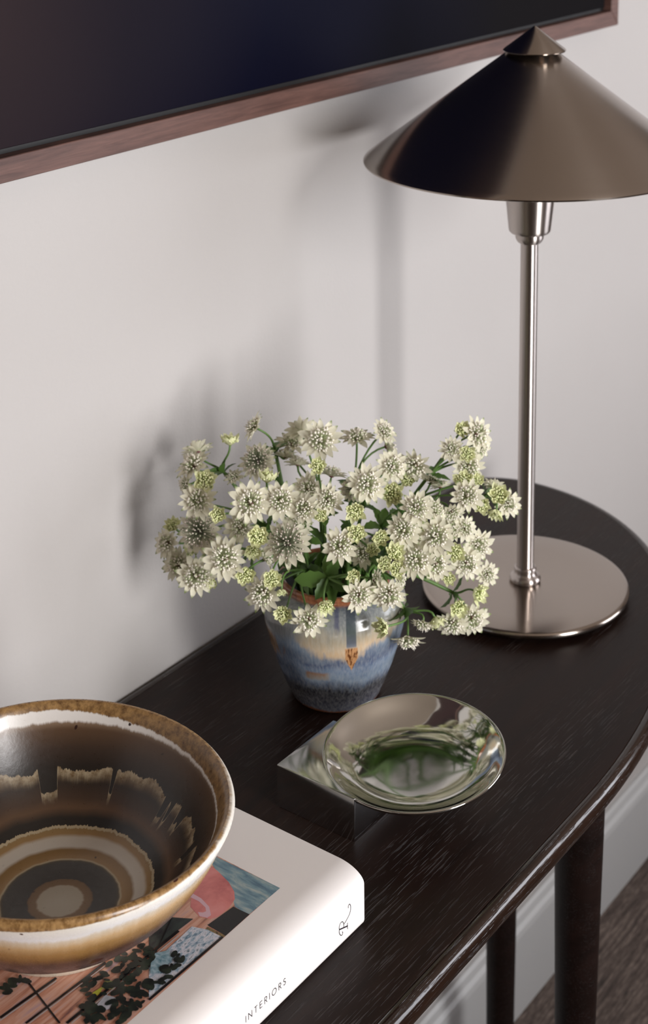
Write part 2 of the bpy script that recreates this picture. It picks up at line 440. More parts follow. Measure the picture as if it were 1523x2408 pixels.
# ------------------------------------------------------------------ glazed vase
def mat_vase():
    t = NT('blue_tan_stoneware_glaze')
    co = t.coord('Object'); s = t.sep(co)
    x, y, z = s[0], s[1], s[2]
    front = t.smooth(y, 0.0, -0.01)
    streak = t.noise(t.coord('Object', scale=(330, 330, 46)), 1.0, 4, 0.6)
    streak2 = t.noise(t.coord('Object', scale=(700, 700, 120)), 1.0, 3, 0.6)
    big = t.noise(t.coord('Object', scale=(1, 1, 1), loc=(0.3, 0.2, 0.1)), 34, 2, 0.4)
    jit = t.math('ADD', t.math('MULTIPLY', t.math('SUBTRACT', streak, 0.5), 0.013), t.math('MULTIPLY', t.math('SUBTRACT', big, 0.5), 0.022))
    zz = t.math('ADD', z, jit)
    # boundary tan / blue: dips in the middle of the camera side, higher to the sides
    ax = t.math('ABSOLUTE', t.math('SUBTRACT', x, 0.009))
    lift = t.math('MULTIPLY', t.math('MINIMUM', ax, 0.04), 0.42)
    zb = t.math('SUBTRACT', zz, lift)
    navy = srgb(40, 40, 50); blue = srgb(84, 104, 136); blue2 = srgb(120, 142, 166); tan = srgb(176, 152, 122); grey = srgb(128, 132, 130); 
    low = t.ramp(t.math('MULTIPLY', zz, 10.0), [(0.0, srgb(84, 86, 100)), (0.10, srgb(58, 57, 68)), (0.20, navy), (0.27, srgb(88, 100, 120)), (0.33, srgb(126, 142, 160)), (0.42, srgb(104, 120, 142)), (0.50, srgb(74, 86, 112)), (0.60, srgb(116, 130, 146))])
    up = t.ramp(t.math('MULTIPLY', zz, 10.0), [(0.45, tan), (0.60, srgb(190, 164, 132)), (0.70, srgb(160, 148, 126)), (0.80, srgb(124, 126, 122)), (0.92, srgb(92, 98, 106))])
    c = t.mix(t.smooth(zb, 0.0470, 0.0540), low, up)
    # left flank turns blue-grey, with a tan run at the very edge
    lf = t.smooth(t.math('ADD', x, t.math('MULTIPLY', jit, 0.6)), -0.020, -0.034)
    c = t.mix(t.math('MULTIPLY', lf, 0.85), c, t.ramp(t.math('MULTIPLY', zz, 10.0), [(0.15, navy), (0.35, srgb(70, 88, 118)), (0.6, srgb(98, 116, 138)), (0.8, srgb(112, 114, 116))]))
    edge = t.math('MULTIPLY', t.smooth(t.math('ADD', x, jit), -0.040, -0.044), t.band(zz, 0.030, 0.066, 0.006))
    c = t.mix(t.math('MULTIPLY', edge, 0.9), c, srgb(132, 98, 60))
    c = t.mix(t.math('MULTIPLY', t.math('SUBTRACT', streak2, 0.33), 0.65), c, srgb(196, 196, 190))
    # pale rust patch
    patch = t.math('MULTIPLY', t.math('MULTIPLY', t.band(t.math('ADD', x, t.math('MULTIPLY', jit, 0.4)), -0.0215, -0.0065, 0.002), t.band(t.math('ADD', z, t.math('MULTIPLY', jit, 0.25)), 0.034, 0.041, 0.0016)), front)
    c = t.mix(patch, c, t.ramp(t.math('MULTIPLY', zz, 10.0), [(0.35, srgb(150, 142, 134)), (0.42, srgb(140, 96, 60))]))
    # dark vertical drip with a rust tip
    xj = t.math('ADD', x, t.math('MULTIPLY', jit, 0.10))
    drip = t.math('MULTIPLY', t.math('MULTIPLY', t.band(xj, 0.0082, 0.0152, 0.0005), t.band(z, 0.0640, 0.0905, 0.0012)), front)
    c = t.mix(t.math('MULTIPLY', drip, 0.85), c, t.ramp(t.math('MULTIPLY', z, 10.0), [(0.62, srgb(112, 122, 136)), (0.68, srgb(62, 74, 92)), (0.76, srgb(52, 66, 66)), (0.9, srgb(50, 56, 70))]))
    drip2 = t.math('MULTIPLY', t.math('MULTIPLY', t.band(xj, -0.0005, 0.0030, 0.001), t.band(zz, 0.078, 0.100, 0.004)), front)
    c = t.mix(t.math('MULTIPLY', drip2, 0.7), c, srgb(60, 62, 92))
    half = t.math('MULTIPLY', t.math('SUBTRACT', z, 0.0435), 0.42)
    tip = t.math('MULTIPLY', t.math('MULTIPLY', t.smooth(t.math('SUBTRACT', t.math('MINIMUM', half, 0.0046), t.math('ABSOLUTE', t.math('SUBTRACT', xj, 0.0115))), -0.0003, 0.0004), t.math('SUBTRACT', 1.0, t.smooth(z, 0.0625, 0.0645))), front)
    fine = t.noise(t.coord('Object', scale=(900, 900, 30)), 1.0, 2)
    c = t.mix(tip, c, t.ramp(fine, [(0.40, srgb(96, 56, 30)), (0.5, srgb(178, 132, 90))]))
    # lip: unglazed rust-brown
    lip = t.smooth(z, 0.0895, 0.0912)
    c = t.mix(lip, c, t.ramp(streak, [(0.3, srgb(112, 66, 42)), (0.7, srgb(168, 108, 74))]))
    # bare clay at the foot
    bare = t.math('MULTIPLY', t.math('SUBTRACT', 1.0, t.smooth(t.math('ADD', z, t.math('MULTIPLY', jit, 0.35)), 0.0010, 0.0030)), 1.0)
    c = t.mix(bare, c, srgb(120, 74, 50))
    t.l(c, t.b.inputs['Base Color'])
    t.set(Roughness=0.13)
    t.l(t.math('ADD', 0.10, t.math('MULTIPLY', streak2, 0.10)), t.b.inputs['Roughness'])
    t.b.inputs['Specular IOR Level'].default_value = 0.6
    rid = t.add('ShaderNodeTexWave', wave_type='BANDS', bands_direction='Z'); rid.inputs['Scale'].default_value = 19.0; rid.inputs['Distortion'].default_value = 0.6; rid.inputs['Detail'].default_value = 1.0
    t.l(co, rid.inputs['Vector'])
    t.l(t.bump(t.math('ADD', t.math('MULTIPLY', rid.outputs['Fac'], 0.8), t.math('MULTIPLY', streak2, 0.05)), 0.55, 0.0012), t.b.inputs['Normal'])
    return t.m
VX, VY = 0.8596, 0.643
vprof = smooth_prof([(0.0305, 0.0), (0.0332, 0.0012), (0.0352, 0.006), (0.0385, 0.0140), (0.0425, 0.0245), (0.0462, 0.036), (0.0496, 0.048), (0.0524, 0.060), (0.0536, 0.070), (0.0532, 0.0775), (0.0505, 0.0840), (0.0452, 0.0885), (0.0412, 0.0905), (0.0405, 0.0920), (0.0412, 0.0945), (0.0408, 0.0962), (0.0392, 0.0967), (0.0376, 0.0955), (0.0372, 0.092), (0.0400, 0.0870), (0.047, 0.078), (0.049, 0.066), (0.044, 0.040), (0.034, 0.010)], 5)
vprof = [(0.0, 0.0015), (0.028, 0.0015), (0.0285, 0.0)] + vprof + [(0.0, 0.008)]
vase = turned('vase', vprof, mat_vase(), None, (VX, VY, T), 128, 80)
vase.rotation_euler = (0, 0, math.radians(-53.02))
tag(vase, 'round stoneware vase glazed blue and tan with a rust lip, holding the flowers', 'vase')

# ------------------------------------------------------------------ polished metal dish on a block
def mat_polished(name, rough, col=(0.63, 0.62, 0.58), bs=0.05):
    t = NT(name)
    t.set(Base_Color=(*col, 1), Metallic=1.0)
    v = t.coord('Object')
    n1 = t.noise(v, 14, 2, 0.4); n2 = t.noise(v, 220, 2)
    t.l(t.math('ADD', rough, t.math('MULTIPLY', n2, 0.05)), t.b.inputs['Roughness'])
    t.l(t.bump(n1, bs, 0.004), t.b.inputs['Normal'])
    return t.m
M_POL = mat_polished('polished_aluminium', 0.05)
M_POLB = mat_polished('polished_aluminium_block', 0.09, (0.58, 0.58, 0.58), 0.04)
DX, DY, DZ, DR = 0.7870, 0.5235, 0.0335, 0.0615
dish = tag(empty('metal_dish', (DX, DY, T)), 'polished aluminium round dish resting on a square metal block', 'dish')
blk = boxes('block', [(0.7235 - DX, 0.7870 - DX, 0.5275 - DY, 0.5910 - DY, 0.0, 0.0310)], M_POLB, dish, 0.0007, 2)
def cut_block(o, prof, mtx):
    # hollow the block where the dish sits in it
    V, F = lathe(prof, 128)
    cm = mesh_from('cutter', V, F)
    bm = bmesh.new(); bm.from_mesh(cm); bmesh.ops.recalc_face_normals(bm, faces=bm.faces[:]); bm.to_mesh(cm); bm.free()
    co = bpy.data.objects.new('cutter', cm); C.objects.link(co)
    co.matrix_world = Matrix.Translation((DX, DY, T)) @ mtx
    md = o.modifiers.new('cut', 'BOOLEAN'); md.operation = 'DIFFERENCE'; md.object = co; md.solver = 'EXACT'
    bpy.context.view_layer.update()
    ev = o.evaluated_get(bpy.context.evaluated_depsgraph_get())
    nm = bpy.data.meshes.new_from_object(ev); nm.name = 'block'
    o.modifiers.clear(); old = o.data; o.data = nm
    bpy.data.objects.remove(co); bpy.data.meshes.remove(cm); bpy.data.meshes.remove(old)
dp = smooth_prof([(0.0, 0.0170), (0.014, 0.01725), (0.028, 0.0184), (0.040, 0.0214), (0.050, 0.0266), (0.0570, 0.0320), (0.0600, 0.0342), (0.0612, 0.0345), (0.0618, 0.0338), (0.0612, 0.0322), (0.0570, 0.0288), (0.050, 0.0240), (0.038, 0.0180), (0.026, 0.0145), (0.012, 0.0128), (0.0, 0.0125)], 5)
bowl_part = turned('dish_bowl', dp, M_POL, dish, (0, 0, 0), 128, 80)
bowl_part.matrix_basis = Matrix.Translation((0, 0, 0.0335)) @ Matrix.Rotation(math.atan(-0.076), 4, 'Y') @ Matrix.Rotation(math.atan(0.0085), 4, 'X') @ Matrix.Translation((0, 0, -0.0340))

cut_block(blk, [(0.0, 0.0121), (0.012, 0.0124), (0.026, 0.0141), (0.038, 0.0176), (0.050, 0.0236), (0.0570, 0.0284), (0.0612, 0.0318), (0.0619, 0.0340), (0.0619, 0.06), (0.0, 0.06)], bowl_part.matrix_basis)
sharp(blk, 35)

# ------------------------------------------------------------------ art book
BT = 0.038
BX0, BX1, BY0, BY1 = 0.335, 0.665, 0.478, 0.7150
book = tag(empty('art_book', (0.50, 0.60, T)), 'thick pale art book lying under the brown bowl, spine to the room', 'book')
def brel(x, y, z): return (x - 0.50, y - 0.60, z)
M_COVER = NT('pale_book_cover')
M_COVER.set(Base_Color=(*srgb(226, 221, 219), 1), Roughness=0.45); M_COVER = M_COVER.m
M_PAGES = plain('paper_pages', srgb(226, 220, 208), 0.8)
def cover_section(off):
    """outer (off=0) or inner section of the wrap-round cover in (y, z)"""
    p = [(BY1, BT - off)]
    for k in range(0, 15):
        a = PI/2 + (PI/2)*k/14
        p.append((0.4965 + (0.0185 - off)*math.cos(a), 0.0285 + (0.0095 - off)*math.sin(a)))
    for k in range(0, 7):
        a = PI + (PI/2)*k/6
        p.append((0.4830 + (0.005 - off)*math.cos(a), 0.005 + (0.005 - off)*math.sin(a)))
    p.append((BY1, off))
    return p
outer, inner = cover_section(0.0), cover_section(0.0022)
sec = outer + inner[::-1]
V = [brel(x, y, z) for x in (BX0, BX1) for y, z in sec]; n = len(sec); m_ = len(outer)
F = [(k, n + k, n + (k+1) % n, (k+1) % n) for k in range(n)]
for k in range(m_ - 1):
    F.append((k, k+1, n - 2 - k, n - 1 - k)); F.append((n + n - 1 - k, n + n - 2 - k, n + k + 1, n + k))
me = mesh_from('cover', V, F, True)
bm = bmesh.new(); bm.from_mesh(me); bmesh.ops.recalc_face_normals(bm, faces=bm.faces[:]); bm.to_mesh(me); bm.free()
cover = link('cover', me, M_COVER, book); sharp(cover, 30)
boxes('page_block', [brel(BX0 + .003, 0, 0)[0:1] + brel(BX1 - .003, 0, 0)[0:1] + (0.4805 + .012 - .60, BY1 - .003 - .60, 0.0024, BT - 0.0024)], M_PAGES, book)

# printed cover photograph: flat inks, a tenth of a millimetre apart
def ink_grad(name, cols, sx, sy, rough=0.28):
    t = NT(name)
    f = t.noise(t.coord('Object', scale=(sx, sy, 1)), 1.0, 4, 0.6, 0.3)
    k = len(cols)
    t.l(t.ramp(f, [(0.3 + 0.4*i/(k-1), c) for i, c in enumerate(cols)]), t.b.inputs['Base Color'])
    t.set(Roughness=rough); return t.m
INK = {
 'ground': ink_grad('ink_terracotta', [srgb(120, 82, 78), srgb(186, 128, 104), srgb(206, 160, 140), srgb(170, 140, 150)], 22, 240),
 'curtain': ink_grad('ink_blue_curtain', [srgb(70, 98, 120), srgb(110, 140, 152), srgb(160, 170, 168)], 260, 60),
 'chair': ink_grad('ink_pink', [srgb(172, 88, 90), srgb(206, 122, 118), srgb(216, 142, 138)], 40, 40),
 'chairlight': plain('ink_lilac', srgb(206, 168, 178), 0.3), 'black': plain('ink_black', srgb(20, 18, 22), 0.3),
 'gold': ink_grad('ink_gold', [srgb(40, 34, 28), srgb(150, 124, 76)], 700, 700),
 'bluepanel': ink_grad('ink_blue_foliage', [srgb(56, 88, 112), srgb(150, 170, 186), srgb(214, 212, 220), srgb(92, 116, 128)], 200, 420),
 'greytrim': ink_grad('ink_grey_trim', [srgb(60, 70, 66), srgb(40, 38, 44)], 120, 300),
 'white': plain('ink_grey', srgb(176, 166, 164), 0.3), 'yellow': plain('ink_yellow', srgb(168, 164, 60), 0.3),
 'green': ink_grad('ink_olive', [srgb(168, 150, 90), srgb(134, 140, 84)], 200, 200), 'pale': ink_grad('ink_pale', [srgb(190, 186, 196), srgb(140, 146, 150)], 200, 300),
 'teal': ink_grad('ink_teal', [srgb(78, 120, 134), srgb(170, 190, 200)], 500, 300), 'leaf': ink_grad('ink_leaf', [srgb(18, 20, 22), srgb(30, 36, 34), srgb(52, 62, 50)], 120, 120),
}
PRINT_KEYS = list(INK)
print_v, print_f, print_m = [], [], []
def ink_poly(pts, key, layer):
    n = len(print_v)
    for x, y in pts: print_v.append(brel(x, y, BT + 0.00006 + 0.00003*layer))
    print_f.append(tuple(range(n, n + len(pts)))); print_m.append(PRINT_KEYS.index(key))
ink_poly([(0.38, 0.5085), (0.623, 0.5085), (0.623, 0.69), (0.38, 0.69)], 'ground', 0)
PRINT=[
 ('curtain', [(0.622, 0.5672), (0.6231, 0.5083), (0.5951, 0.5088), (0.5955, 0.5195), (0.6024, 0.5275), (0.6117, 0.5462)]),
 ('chair', [(0.6145, 0.5551), (0.6128, 0.547), (0.6093, 0.5358), (0.6051, 0.5281), (0.6004, 0.5236), (0.5925, 0.5215), (0.5836, 0.522), (0.5796, 0.5243), (0.5774, 0.5305), (0.5805, 0.5402), (0.5907, 0.5481), (0.6033, 0.5532)]),
 ('chairlight', [(0.5896, 0.5485), (0.5894, 0.5398), (0.5868, 0.5315), (0.5822, 0.526), (0.5794, 0.5264), (0.5777, 0.5307), (0.5797, 0.5338), (0.581, 0.5313), (0.5829, 0.5304), (0.5851, 0.5328), (0.5867, 0.5392), (0.5864, 0.5469)]),
 ('black', [(0.595, 0.5202), (0.5956, 0.5086), (0.5745, 0.5085), (0.5749, 0.5224)]),
 ('gold', [(0.5739, 0.5216), (0.5745, 0.5085), (0.5711, 0.509), (0.5714, 0.5148), (0.5716, 0.5207)]),
 ('bluepanel', [(0.5726, 0.5091), (0.5376, 0.5097), (0.514, 0.5103), (0.532, 0.5271), (0.5688, 0.5287), (0.5721, 0.52)]),
 ('greytrim', [(0.5677, 0.5428), (0.574, 0.5321), (0.5396, 0.5343), (0.5501, 0.5441)]),
 ('black', 'L', [(0.4592, 0.5649), (0.4963, 0.5618)], 0.0016),
 ('white', 'L', [(0.4579, 0.5634), (0.4948, 0.5602)], 0.0008),
 ('black', 'L', [(0.4645, 0.5511), (0.5201, 0.5483)], 0.0013),
 ('white', 'L', [(0.4656, 0.5496), (0.5185, 0.5467)], 0.0007),
 ('black', 'L', [(0.4771, 0.5338), (0.5618, 0.5323)], 0.0018),
 ('white', 'L', [(0.4785, 0.5318), (0.559, 0.5298)], 0.0008),
 ('black', 'L', [(0.4862, 0.5757), (0.4749, 0.5367)], 0.001),
 ('black', 'L', [(0.514, 0.5103), (0.5726, 0.5091)], 0.0016),
 ('black', 'L', [(0.5311, 0.5263), (0.5677, 0.5428)], 0.0007),
 ('yellow', [(0.5, 0.538), (0.506, 0.5369), (0.5026, 0.5345), (0.4971, 0.535)]),
 ('green', [(0.5107, 0.539), (0.5132, 0.5327), (0.5081, 0.5312), (0.5044, 0.5362)]),
 ('pale', [(0.4946, 0.53), (0.5029, 0.5312), (0.5051, 0.5239), (0.4986, 0.5218), (0.4923, 0.525)]),
 ('teal', [(0.5394, 0.5322), (0.5471, 0.5262), (0.5436, 0.5204), (0.5324, 0.518), (0.528, 0.5225)]),
]
LEAVES= [(0.5258, 0.5449), (0.5288, 0.5408), (0.534, 0.5396), (0.5333, 0.5345), (0.5386, 0.5333), (0.5347, 0.5296), (0.5268, 0.5345), (0.5206, 0.5416), (0.5201, 0.535), (0.5184, 0.5299), (0.5242, 0.5293), (0.5293, 0.5281), (0.542, 0.5378), (0.5116, 0.5408), (0.503, 0.5454), (0.507, 0.537), (0.5102, 0.5341), (0.4988, 0.5411), (0.5096, 0.5291), (0.5118, 0.5261), (0.511, 0.5201), (0.5162, 0.52), (0.5209, 0.5193), (0.5066, 0.5177), (0.5055, 0.5234), (0.5005, 0.522), (0.5061, 0.5129), (0.501, 0.5157), (0.514, 0.5145), (0.5215, 0.5156), (0.528, 0.5139), (0.4934, 0.5331), (0.4933, 0.5277), (0.4892, 0.5306), (0.4847, 0.5286), (0.487, 0.524), (0.4945, 0.5247), (0.4901, 0.5211), (0.4951, 0.5184), (0.4962, 0.5127), (0.502, 0.5116), (0.4771, 0.5795), (0.4811, 0.5784), (0.4737, 0.5785), (0.4829, 0.5758), (0.5408, 0.5153), (0.5451, 0.5183), (0.5347, 0.5149)]

lay = 1
for it in PRINT:
    if it[1] == 'L':
        (ax, ay), (bx, by) = it[2]; d = Vector((bx-ax, by-ay)).normalized(); nn = Vector((-d.y, d.x))*it[3]/2
        ink_poly([(ax-nn.x, ay-nn.y), (bx-nn.x, by-nn.y), (bx+nn.x, by+nn.y), (ax+nn.x, ay+nn.y)], it[0], lay)
    else: ink_poly(it[1], it[0], lay)
    lay += 1
rnd = random.Random(4)
for (x, y) in LEAVES:
    for q in range(4):
        a = rnd.uniform(0, PI*2); L = rnd.uniform(0.0022, 0.0042); wd = L*rnd.uniform(0.45, 0.7)
        px, py = x + rnd.gauss(0, 0.0018), max(y + rnd.gauss(0, 0.0018), 0.5085 + L*0.9)
        ca, sa = math.cos(a), math.sin(a)
        pts = [(px + ca*L*math.cos(g)*0.8 - sa*wd*math.sin(g)*0.8, py + sa*L*math.cos(g)*0.8 + ca*wd*math.sin(g)*0.8) for g in [2*PI*k/9 for k in range(9)]]
        ink_poly(pts, 'leaf', lay); lay = lay + 0.05
me = mesh_from('cover_photograph', print_v, print_f, False, print_m)
link('cover_photograph', me, [INK[k] for k in PRINT_KEYS], book)['label'] = 'printed colour photograph of a terracotta room with plants'
# spine lettering, thin printed strokes
M_INK = plain('spine_ink', srgb(40, 34, 40), 0.6, 0.0, 0.2)
SY = BY0 - 0.00012
def strokes(name, lines, wid):
    V, F = [], []
    for ln in lines:
        ln = [Vector(p) for p in ln]
        for a, b in zip(ln, ln[1:]):
            d = (b - a)
            if d.length < 1e-7: continue
            d.normalize(); nn = Vector((-d.y, d.x))*wid/2; e = d*wid*0.3
            n0 = len(V)
            for q in (a - nn - e, b - nn + e, b + nn + e, a + nn - e): V.append(brel(q.x, SY, q.y))
            F.append((n0, n0+1, n0+2, n0+3))
    return link(name, mesh_from(name, V, F), M_INK, book)
def arc(cx, cz, rx, rz, a0, a1, n=14): return [(cx + rx*math.cos(math.radians(a0 + (a1-a0)*k/n)), cz + rz*math.sin(math.radians(a0 + (a1-a0)*k/n))) for k in range(n+1)]
GL = {'I': (0.0, [[(0, 0), (0, 1)]]), 'N': (0.75, [[(0, 0), (0, 1), (.75, 0), (.75, 1)]]), 'T': (0.6, [[(0, 1), (.6, 1)], [(.3, 1), (.3, 0)]]),
 'E': (0.5, [[(.5, 1), (0, 1), (0, 0), (.5, 0)], [(0, .52), (.45, .52)]]),
 'R': (0.52, [[(0, 0), (0, 1), (.25, 1)] + arc(.25, .75, .24, .25, 90, -90)[1:] + [(0, .5)], [(.22, .5), (.52, 0)]]),
 'O': (0.95, [arc(.475, .5, .475, .5, 0, 360, 28)]),
 'S': (0.45, [arc(.24, .76, .2, .24, 30, 270) + arc(.22, .26, .23, .26, 90, -150)[1:]])}
cxp = 0.5545; hgt = 0.0038; zb = 0.0128
lines = []
for ch in 'INTERIORS':
    wdt, st = GL[ch]
    for ln in st: lines.append([(cxp + a*hgt, zb + b*hgt) for a, b in ln])
    cxp += wdt*hgt + 0.00228
strokes('spine_title', lines, 0.00042)
Rl = dict(foot=[(0.6479, 0.0132), (0.6477, 0.011), (0.6480, 0.0092)], stem=[(0.6479, 0.0112), (0.6398, 0.0140)],
 bowl=[(0.6398, 0.0139), (0.6396, 0.0152), (0.6398, 0.0163), (0.6407, 0.0174), (0.6418, 0.0177), (0.6429, 0.0173), (0.6437, 0.0163), (0.6441, 0.0150), (0.6443, 0.0138), (0.6442, 0.0124)],
 leg=[(0.6443, 0.0147), (0.6458, 0.0152), (0.647, 0.0158), (0.6486, 0.0167), (0.65, 0.0178), (0.6507, 0.0189), (0.6511, 0.0201), (0.6512, 0.0214), (0.6511, 0.0226), (0.6506, 0.0238), (0.6499, 0.0244), (0.6492, 0.0243), (0.6488, 0.0236), (0.6488, 0.0226)],
 flag=[(0.6398, 0.0139), (0.6396, 0.0126), (0.6398, 0.0115), (0.6403, 0.0105), (0.6409, 0.0096), (0.6416, 0.0090), (0.6424, 0.0088), (0.6430, 0.0092), (0.6432, 0.0098), (0.6427, 0.0107)])
strokes('spine_emblem', [Rl['foot'], Rl['bowl'], Rl['leg'], Rl['flag']], 0.00042)
strokes('spine_emblem', [Rl['stem']], 0.00085)

# ------------------------------------------------------------------ stoneware bowl
def mat_bowl_inner():
    t = NT('brown_ringed_glaze_inside')
    s = t.sep(t.coord('Object')); x, y, z = s[0], s[1], s[2]
    r = t.math('SQRT', t.math('ADD', t.math('MULTIPLY', x, x), t.math('MULTIPLY', y, y)))
    an = t.math('ARCTAN2', y, x)
    ux, uy = t.math('COSINE', an), t.math('SINE', an)
    j1 = t.noise(t.comb(t.math('MULTIPLY', ux, 14), t.math('MULTIPLY', uy, 14), t.math('MULTIPLY', r, 10)), 1.0, 5, 0.75)
    j2 = t.noise(t.comb(t.math('MULTIPLY', ux, 2.6), t.math('MULTIPLY', uy, 2.6), 0.0), 1.0, 2, 0.6)
    mott = t.noise(t.coord('Object'), 260, 4, 0.65)
    jag = t.math('MULTIPLY', t.math('SUBTRACT', j1, 0.5), 0.016)
    wob = t.math('MULTIPLY', t.math('SUBTRACT', j2, 0.5), 0.013)
    def rp(v): return t.math('MULTIPLY', v, 10.0)
    tan = srgb(150, 118, 74); wht = srgb(196, 188, 176); drk = srgb(44, 37, 30); brn = srgb(92, 66, 42); blk = srgb(24, 20, 17); pale = srgb(176, 160, 130)
    floor_c = t.ramp(rp(t.math('ADD', r, t.math('MULTIPLY', wob, 0.18))), [(0.0, srgb(176, 168, 152)), (0.125, srgb(170, 160, 142)), (0.138, srgb(120, 92, 58)), (0.178, srgb(112, 84, 50)), (0.188, drk), (0.315, srgb(52, 45, 35)), (0.330, srgb(70, 58, 34)), (0.340, pale), (0.350, tan), (0.405, srgb(132, 102, 60)), (0.425, wht), (0.475, srgb(190, 180, 166)), (0.495, tan), (0.52, srgb(140, 112, 70))])
    wall_c = t.ramp(rp(t.math('ADD', r, t.math('MULTIPLY', wob, 0.3))), [(0.5, blk), (0.575, srgb(30, 24, 19)), (0.62, srgb(92, 66, 44)), (0.66, srgb(66, 46, 32)), (0.72, srgb(44, 33, 25)), (0.765, srgb(96, 74, 50))])
    rj = t.math('ADD', r, t.math('ADD', t.math('MULTIPLY', jag, 0.28), t.math('MULTIPLY', wob, 0.25)))
    c = t.mix(t.smooth(rj, 0.0535, 0.0538), floor_c, wall_c)
    c = t.mix(t.band(rj, 0.0522, 0.0536, 0.0003), c, pale)
    # notched pale tide line high on the wall, fading downwards
    j3 = t.noise(t.comb(t.math('MULTIPLY', ux, 5.5), t.math('MULTIPLY', uy, 5.5), 3.0), 1.0, 1)
    notch = t.math('MULTIPLY', t.smooth(j3, 0.56, 0.575), 0.0085)
    r2 = t.math('ADD', t.math('ADD', r, notch), t.math('ADD', t.math('MULTIPLY', jag, 0.42), t.math('MULTIPLY', wob, 1.0)))
    tide = t.math('MULTIPLY', t.math('POWER', t.smooth(r2, 0.0715, 0.0775), 1.6), 0.9)
    c = t.mix(tide, c, t.ramp(mott, [(0.35, srgb(120, 98, 68)), (0.6, srgb(176, 160, 132))]))
    uppr = t.ramp(rp(r), [(0.70, blk), (0.775, srgb(34, 27, 22)), (0.83, srgb(58, 44, 35)), (0.885, srgb(84, 62, 44)), (0.90, srgb(120, 98, 78))])
    c = t.mix(t.smooth(r2, 0.0772, 0.0776), c, uppr)
    # white band and tan rim; the band thins out towards one side
    side = t.math('ADD', t.math('MULTIPLY', ux, 0.75), t.math('MULTIPLY', uy, -0.66))
    sw = t.math('MULTIPLY', t.math('MAXIMUM', side, 0.0), 0.0032)
    r3 = t.math('ADD', r, t.math('MULTIPLY', jag, 0.14))
    c = t.mix(t.smooth(t.math('ADD', r3, t.math('MULTIPLY', sw, 0.2)), 0.0898, 0.0908), c, srgb(214, 208, 202))
    c = t.mix(t.smooth(t.math('ADD', r3, sw), 0.0932, 0.0938), c, t.ramp(mott, [(0.35, srgb(96, 68, 38)), (0.65, srgb(150, 116, 72))]))
    c = t.mix(t.smooth(t.noise(t.coord('Object'), 95, 1), 0.755, 0.775), c, srgb(46, 26, 20))
    t.l(c, t.b.inputs['Base Color'])
    t.l(t.math('ADD', 0.22, t.math('MULTIPLY', mott, 0.16)), t.b.inputs['Roughness'])
    t.l(t.bump(mott, 0.12, 0.0006), t.b.inputs['Normal'])
    return t.m
def mat_bowl_outer():
    t = NT('tan_white_glaze_outside')
    s = t.sep(t.coord('Object')); x, y, z = s[0], s[1], s[2]
    an = t.math('ARCTAN2', y, x); ux, uy = t.math('COSINE', an), t.math('SINE', an)
    j1 = t.noise(t.comb(t.math('MULTIPLY', ux, 16), t.math('MULTIPLY', uy, 16), t.math('MULTIPLY', z, 40)), 1.0, 5, 0.7)
    big = t.noise(t.comb(t.math('MULTIPLY', ux, 2.2), t.math('MULTIPLY', uy, 2.2), t.math('MULTIPLY', z, 12)), 1.0, 3)
    mott = t.noise(t.coord('Object', scale=(1, 1, 0.5)), 280, 4, 0.65)
    zz = t.math('ADD', z, t.math('ADD', t.math('MULTIPLY', t.math('SUBTRACT', j1, 0.5), 0.006), t.math('MULTIPLY', t.math('SUBTRACT', big, 0.5), 0.007)))
    f = t.math('DIVIDE', zz, 0.08)
    c = t.ramp(f, [(0.0, srgb(60, 46, 42)), (0.20, srgb(50, 38, 34)), (0.34, srgb(92, 72, 68)), (0.47, srgb(76, 54, 44)), (0.54, srgb(112, 80, 44)), (0.62, srgb(146, 110, 62)), (0.70, srgb(176, 144, 102)), (0.765, srgb(198, 182, 160)), (0.80, srgb(220, 217, 216)), (0.90, srgb(218, 212, 202))])
    c = t.mix(t.smooth(t.math('ADD', z, t.math('MULTIPLY', t.math('SUBTRACT', j1, 0.5), 0.0016)), 0.0712, 0.0722), c, t.ramp(mott, [(0.35, srgb(104, 74, 40)), (0.65, srgb(164, 128, 82))]))
    sc = t.math('MULTIPLY', t.math('ABSOLUTE', t.math('SINE', t.math('ADD', t.math('MULTIPLY', an, 9.0), t.math('MULTIPLY', big, 4.0)))), 0.0095)
    pale = t.math('SUBTRACT', 1.0, t.smooth(t.math('SUBTRACT', z, sc), 0.0042, 0.0052))
    c = t.mix(pale, c, srgb(196, 184, 166))
    c = t.mix(t.smooth(t.noise(t.coord('Object'), 80, 1), 0.735, 0.75), c, srgb(66, 34, 26))
    t.l(c, t.b.inputs['Base Color'])
    t.l(t.math('ADD', 0.18, t.math('MULTIPLY', mott, 0.2)), t.b.inputs['Roughness'])
    rid = t.add('ShaderNodeTexWave', wave_type='BANDS', bands_direction='Z'); rid.inputs['Scale'].default_value = 26.0; rid.inputs['Distortion'].default_value = 0.5
    t.l(t.coord('Object'), rid.inputs['Vector'])
    t.l(t.bump(rid.outputs['Fac'], 0.25, 0.0006), t.b.inputs['Normal'])
    return t.m
bi = [(0.0, 0.0120), (0.020, 0.0118), (0.036, 0.0132), (0.049, 0.0178), (0.058, 0.0235), (0.068, 0.0315), (0.0785, 0.0430), (0.0870, 0.0555), (0.0930, 0.0665), (0.0962, 0.0728), (0.0982, 0.0756), (0.1003, 0.0768)]
bo = [(0.1003, 0.0768), (0.1022, 0.0764), (0.1033, 0.0748), (0.1032, 0.0728), (0.1015, 0.0690), (0.0985, 0.0630), (0.0940, 0.0530), (0.0872, 0.0415), (0.0788, 0.0305), (0.0690, 0.0205), (0.0592, 0.0125), (0.0515, 0.0074), (0.0480, 0.0050), (0.0472, 0.0020), (0.0462, 0.0)]
pi_ = smooth_prof(bi, 4); po_ = smooth_prof(bo, 4)
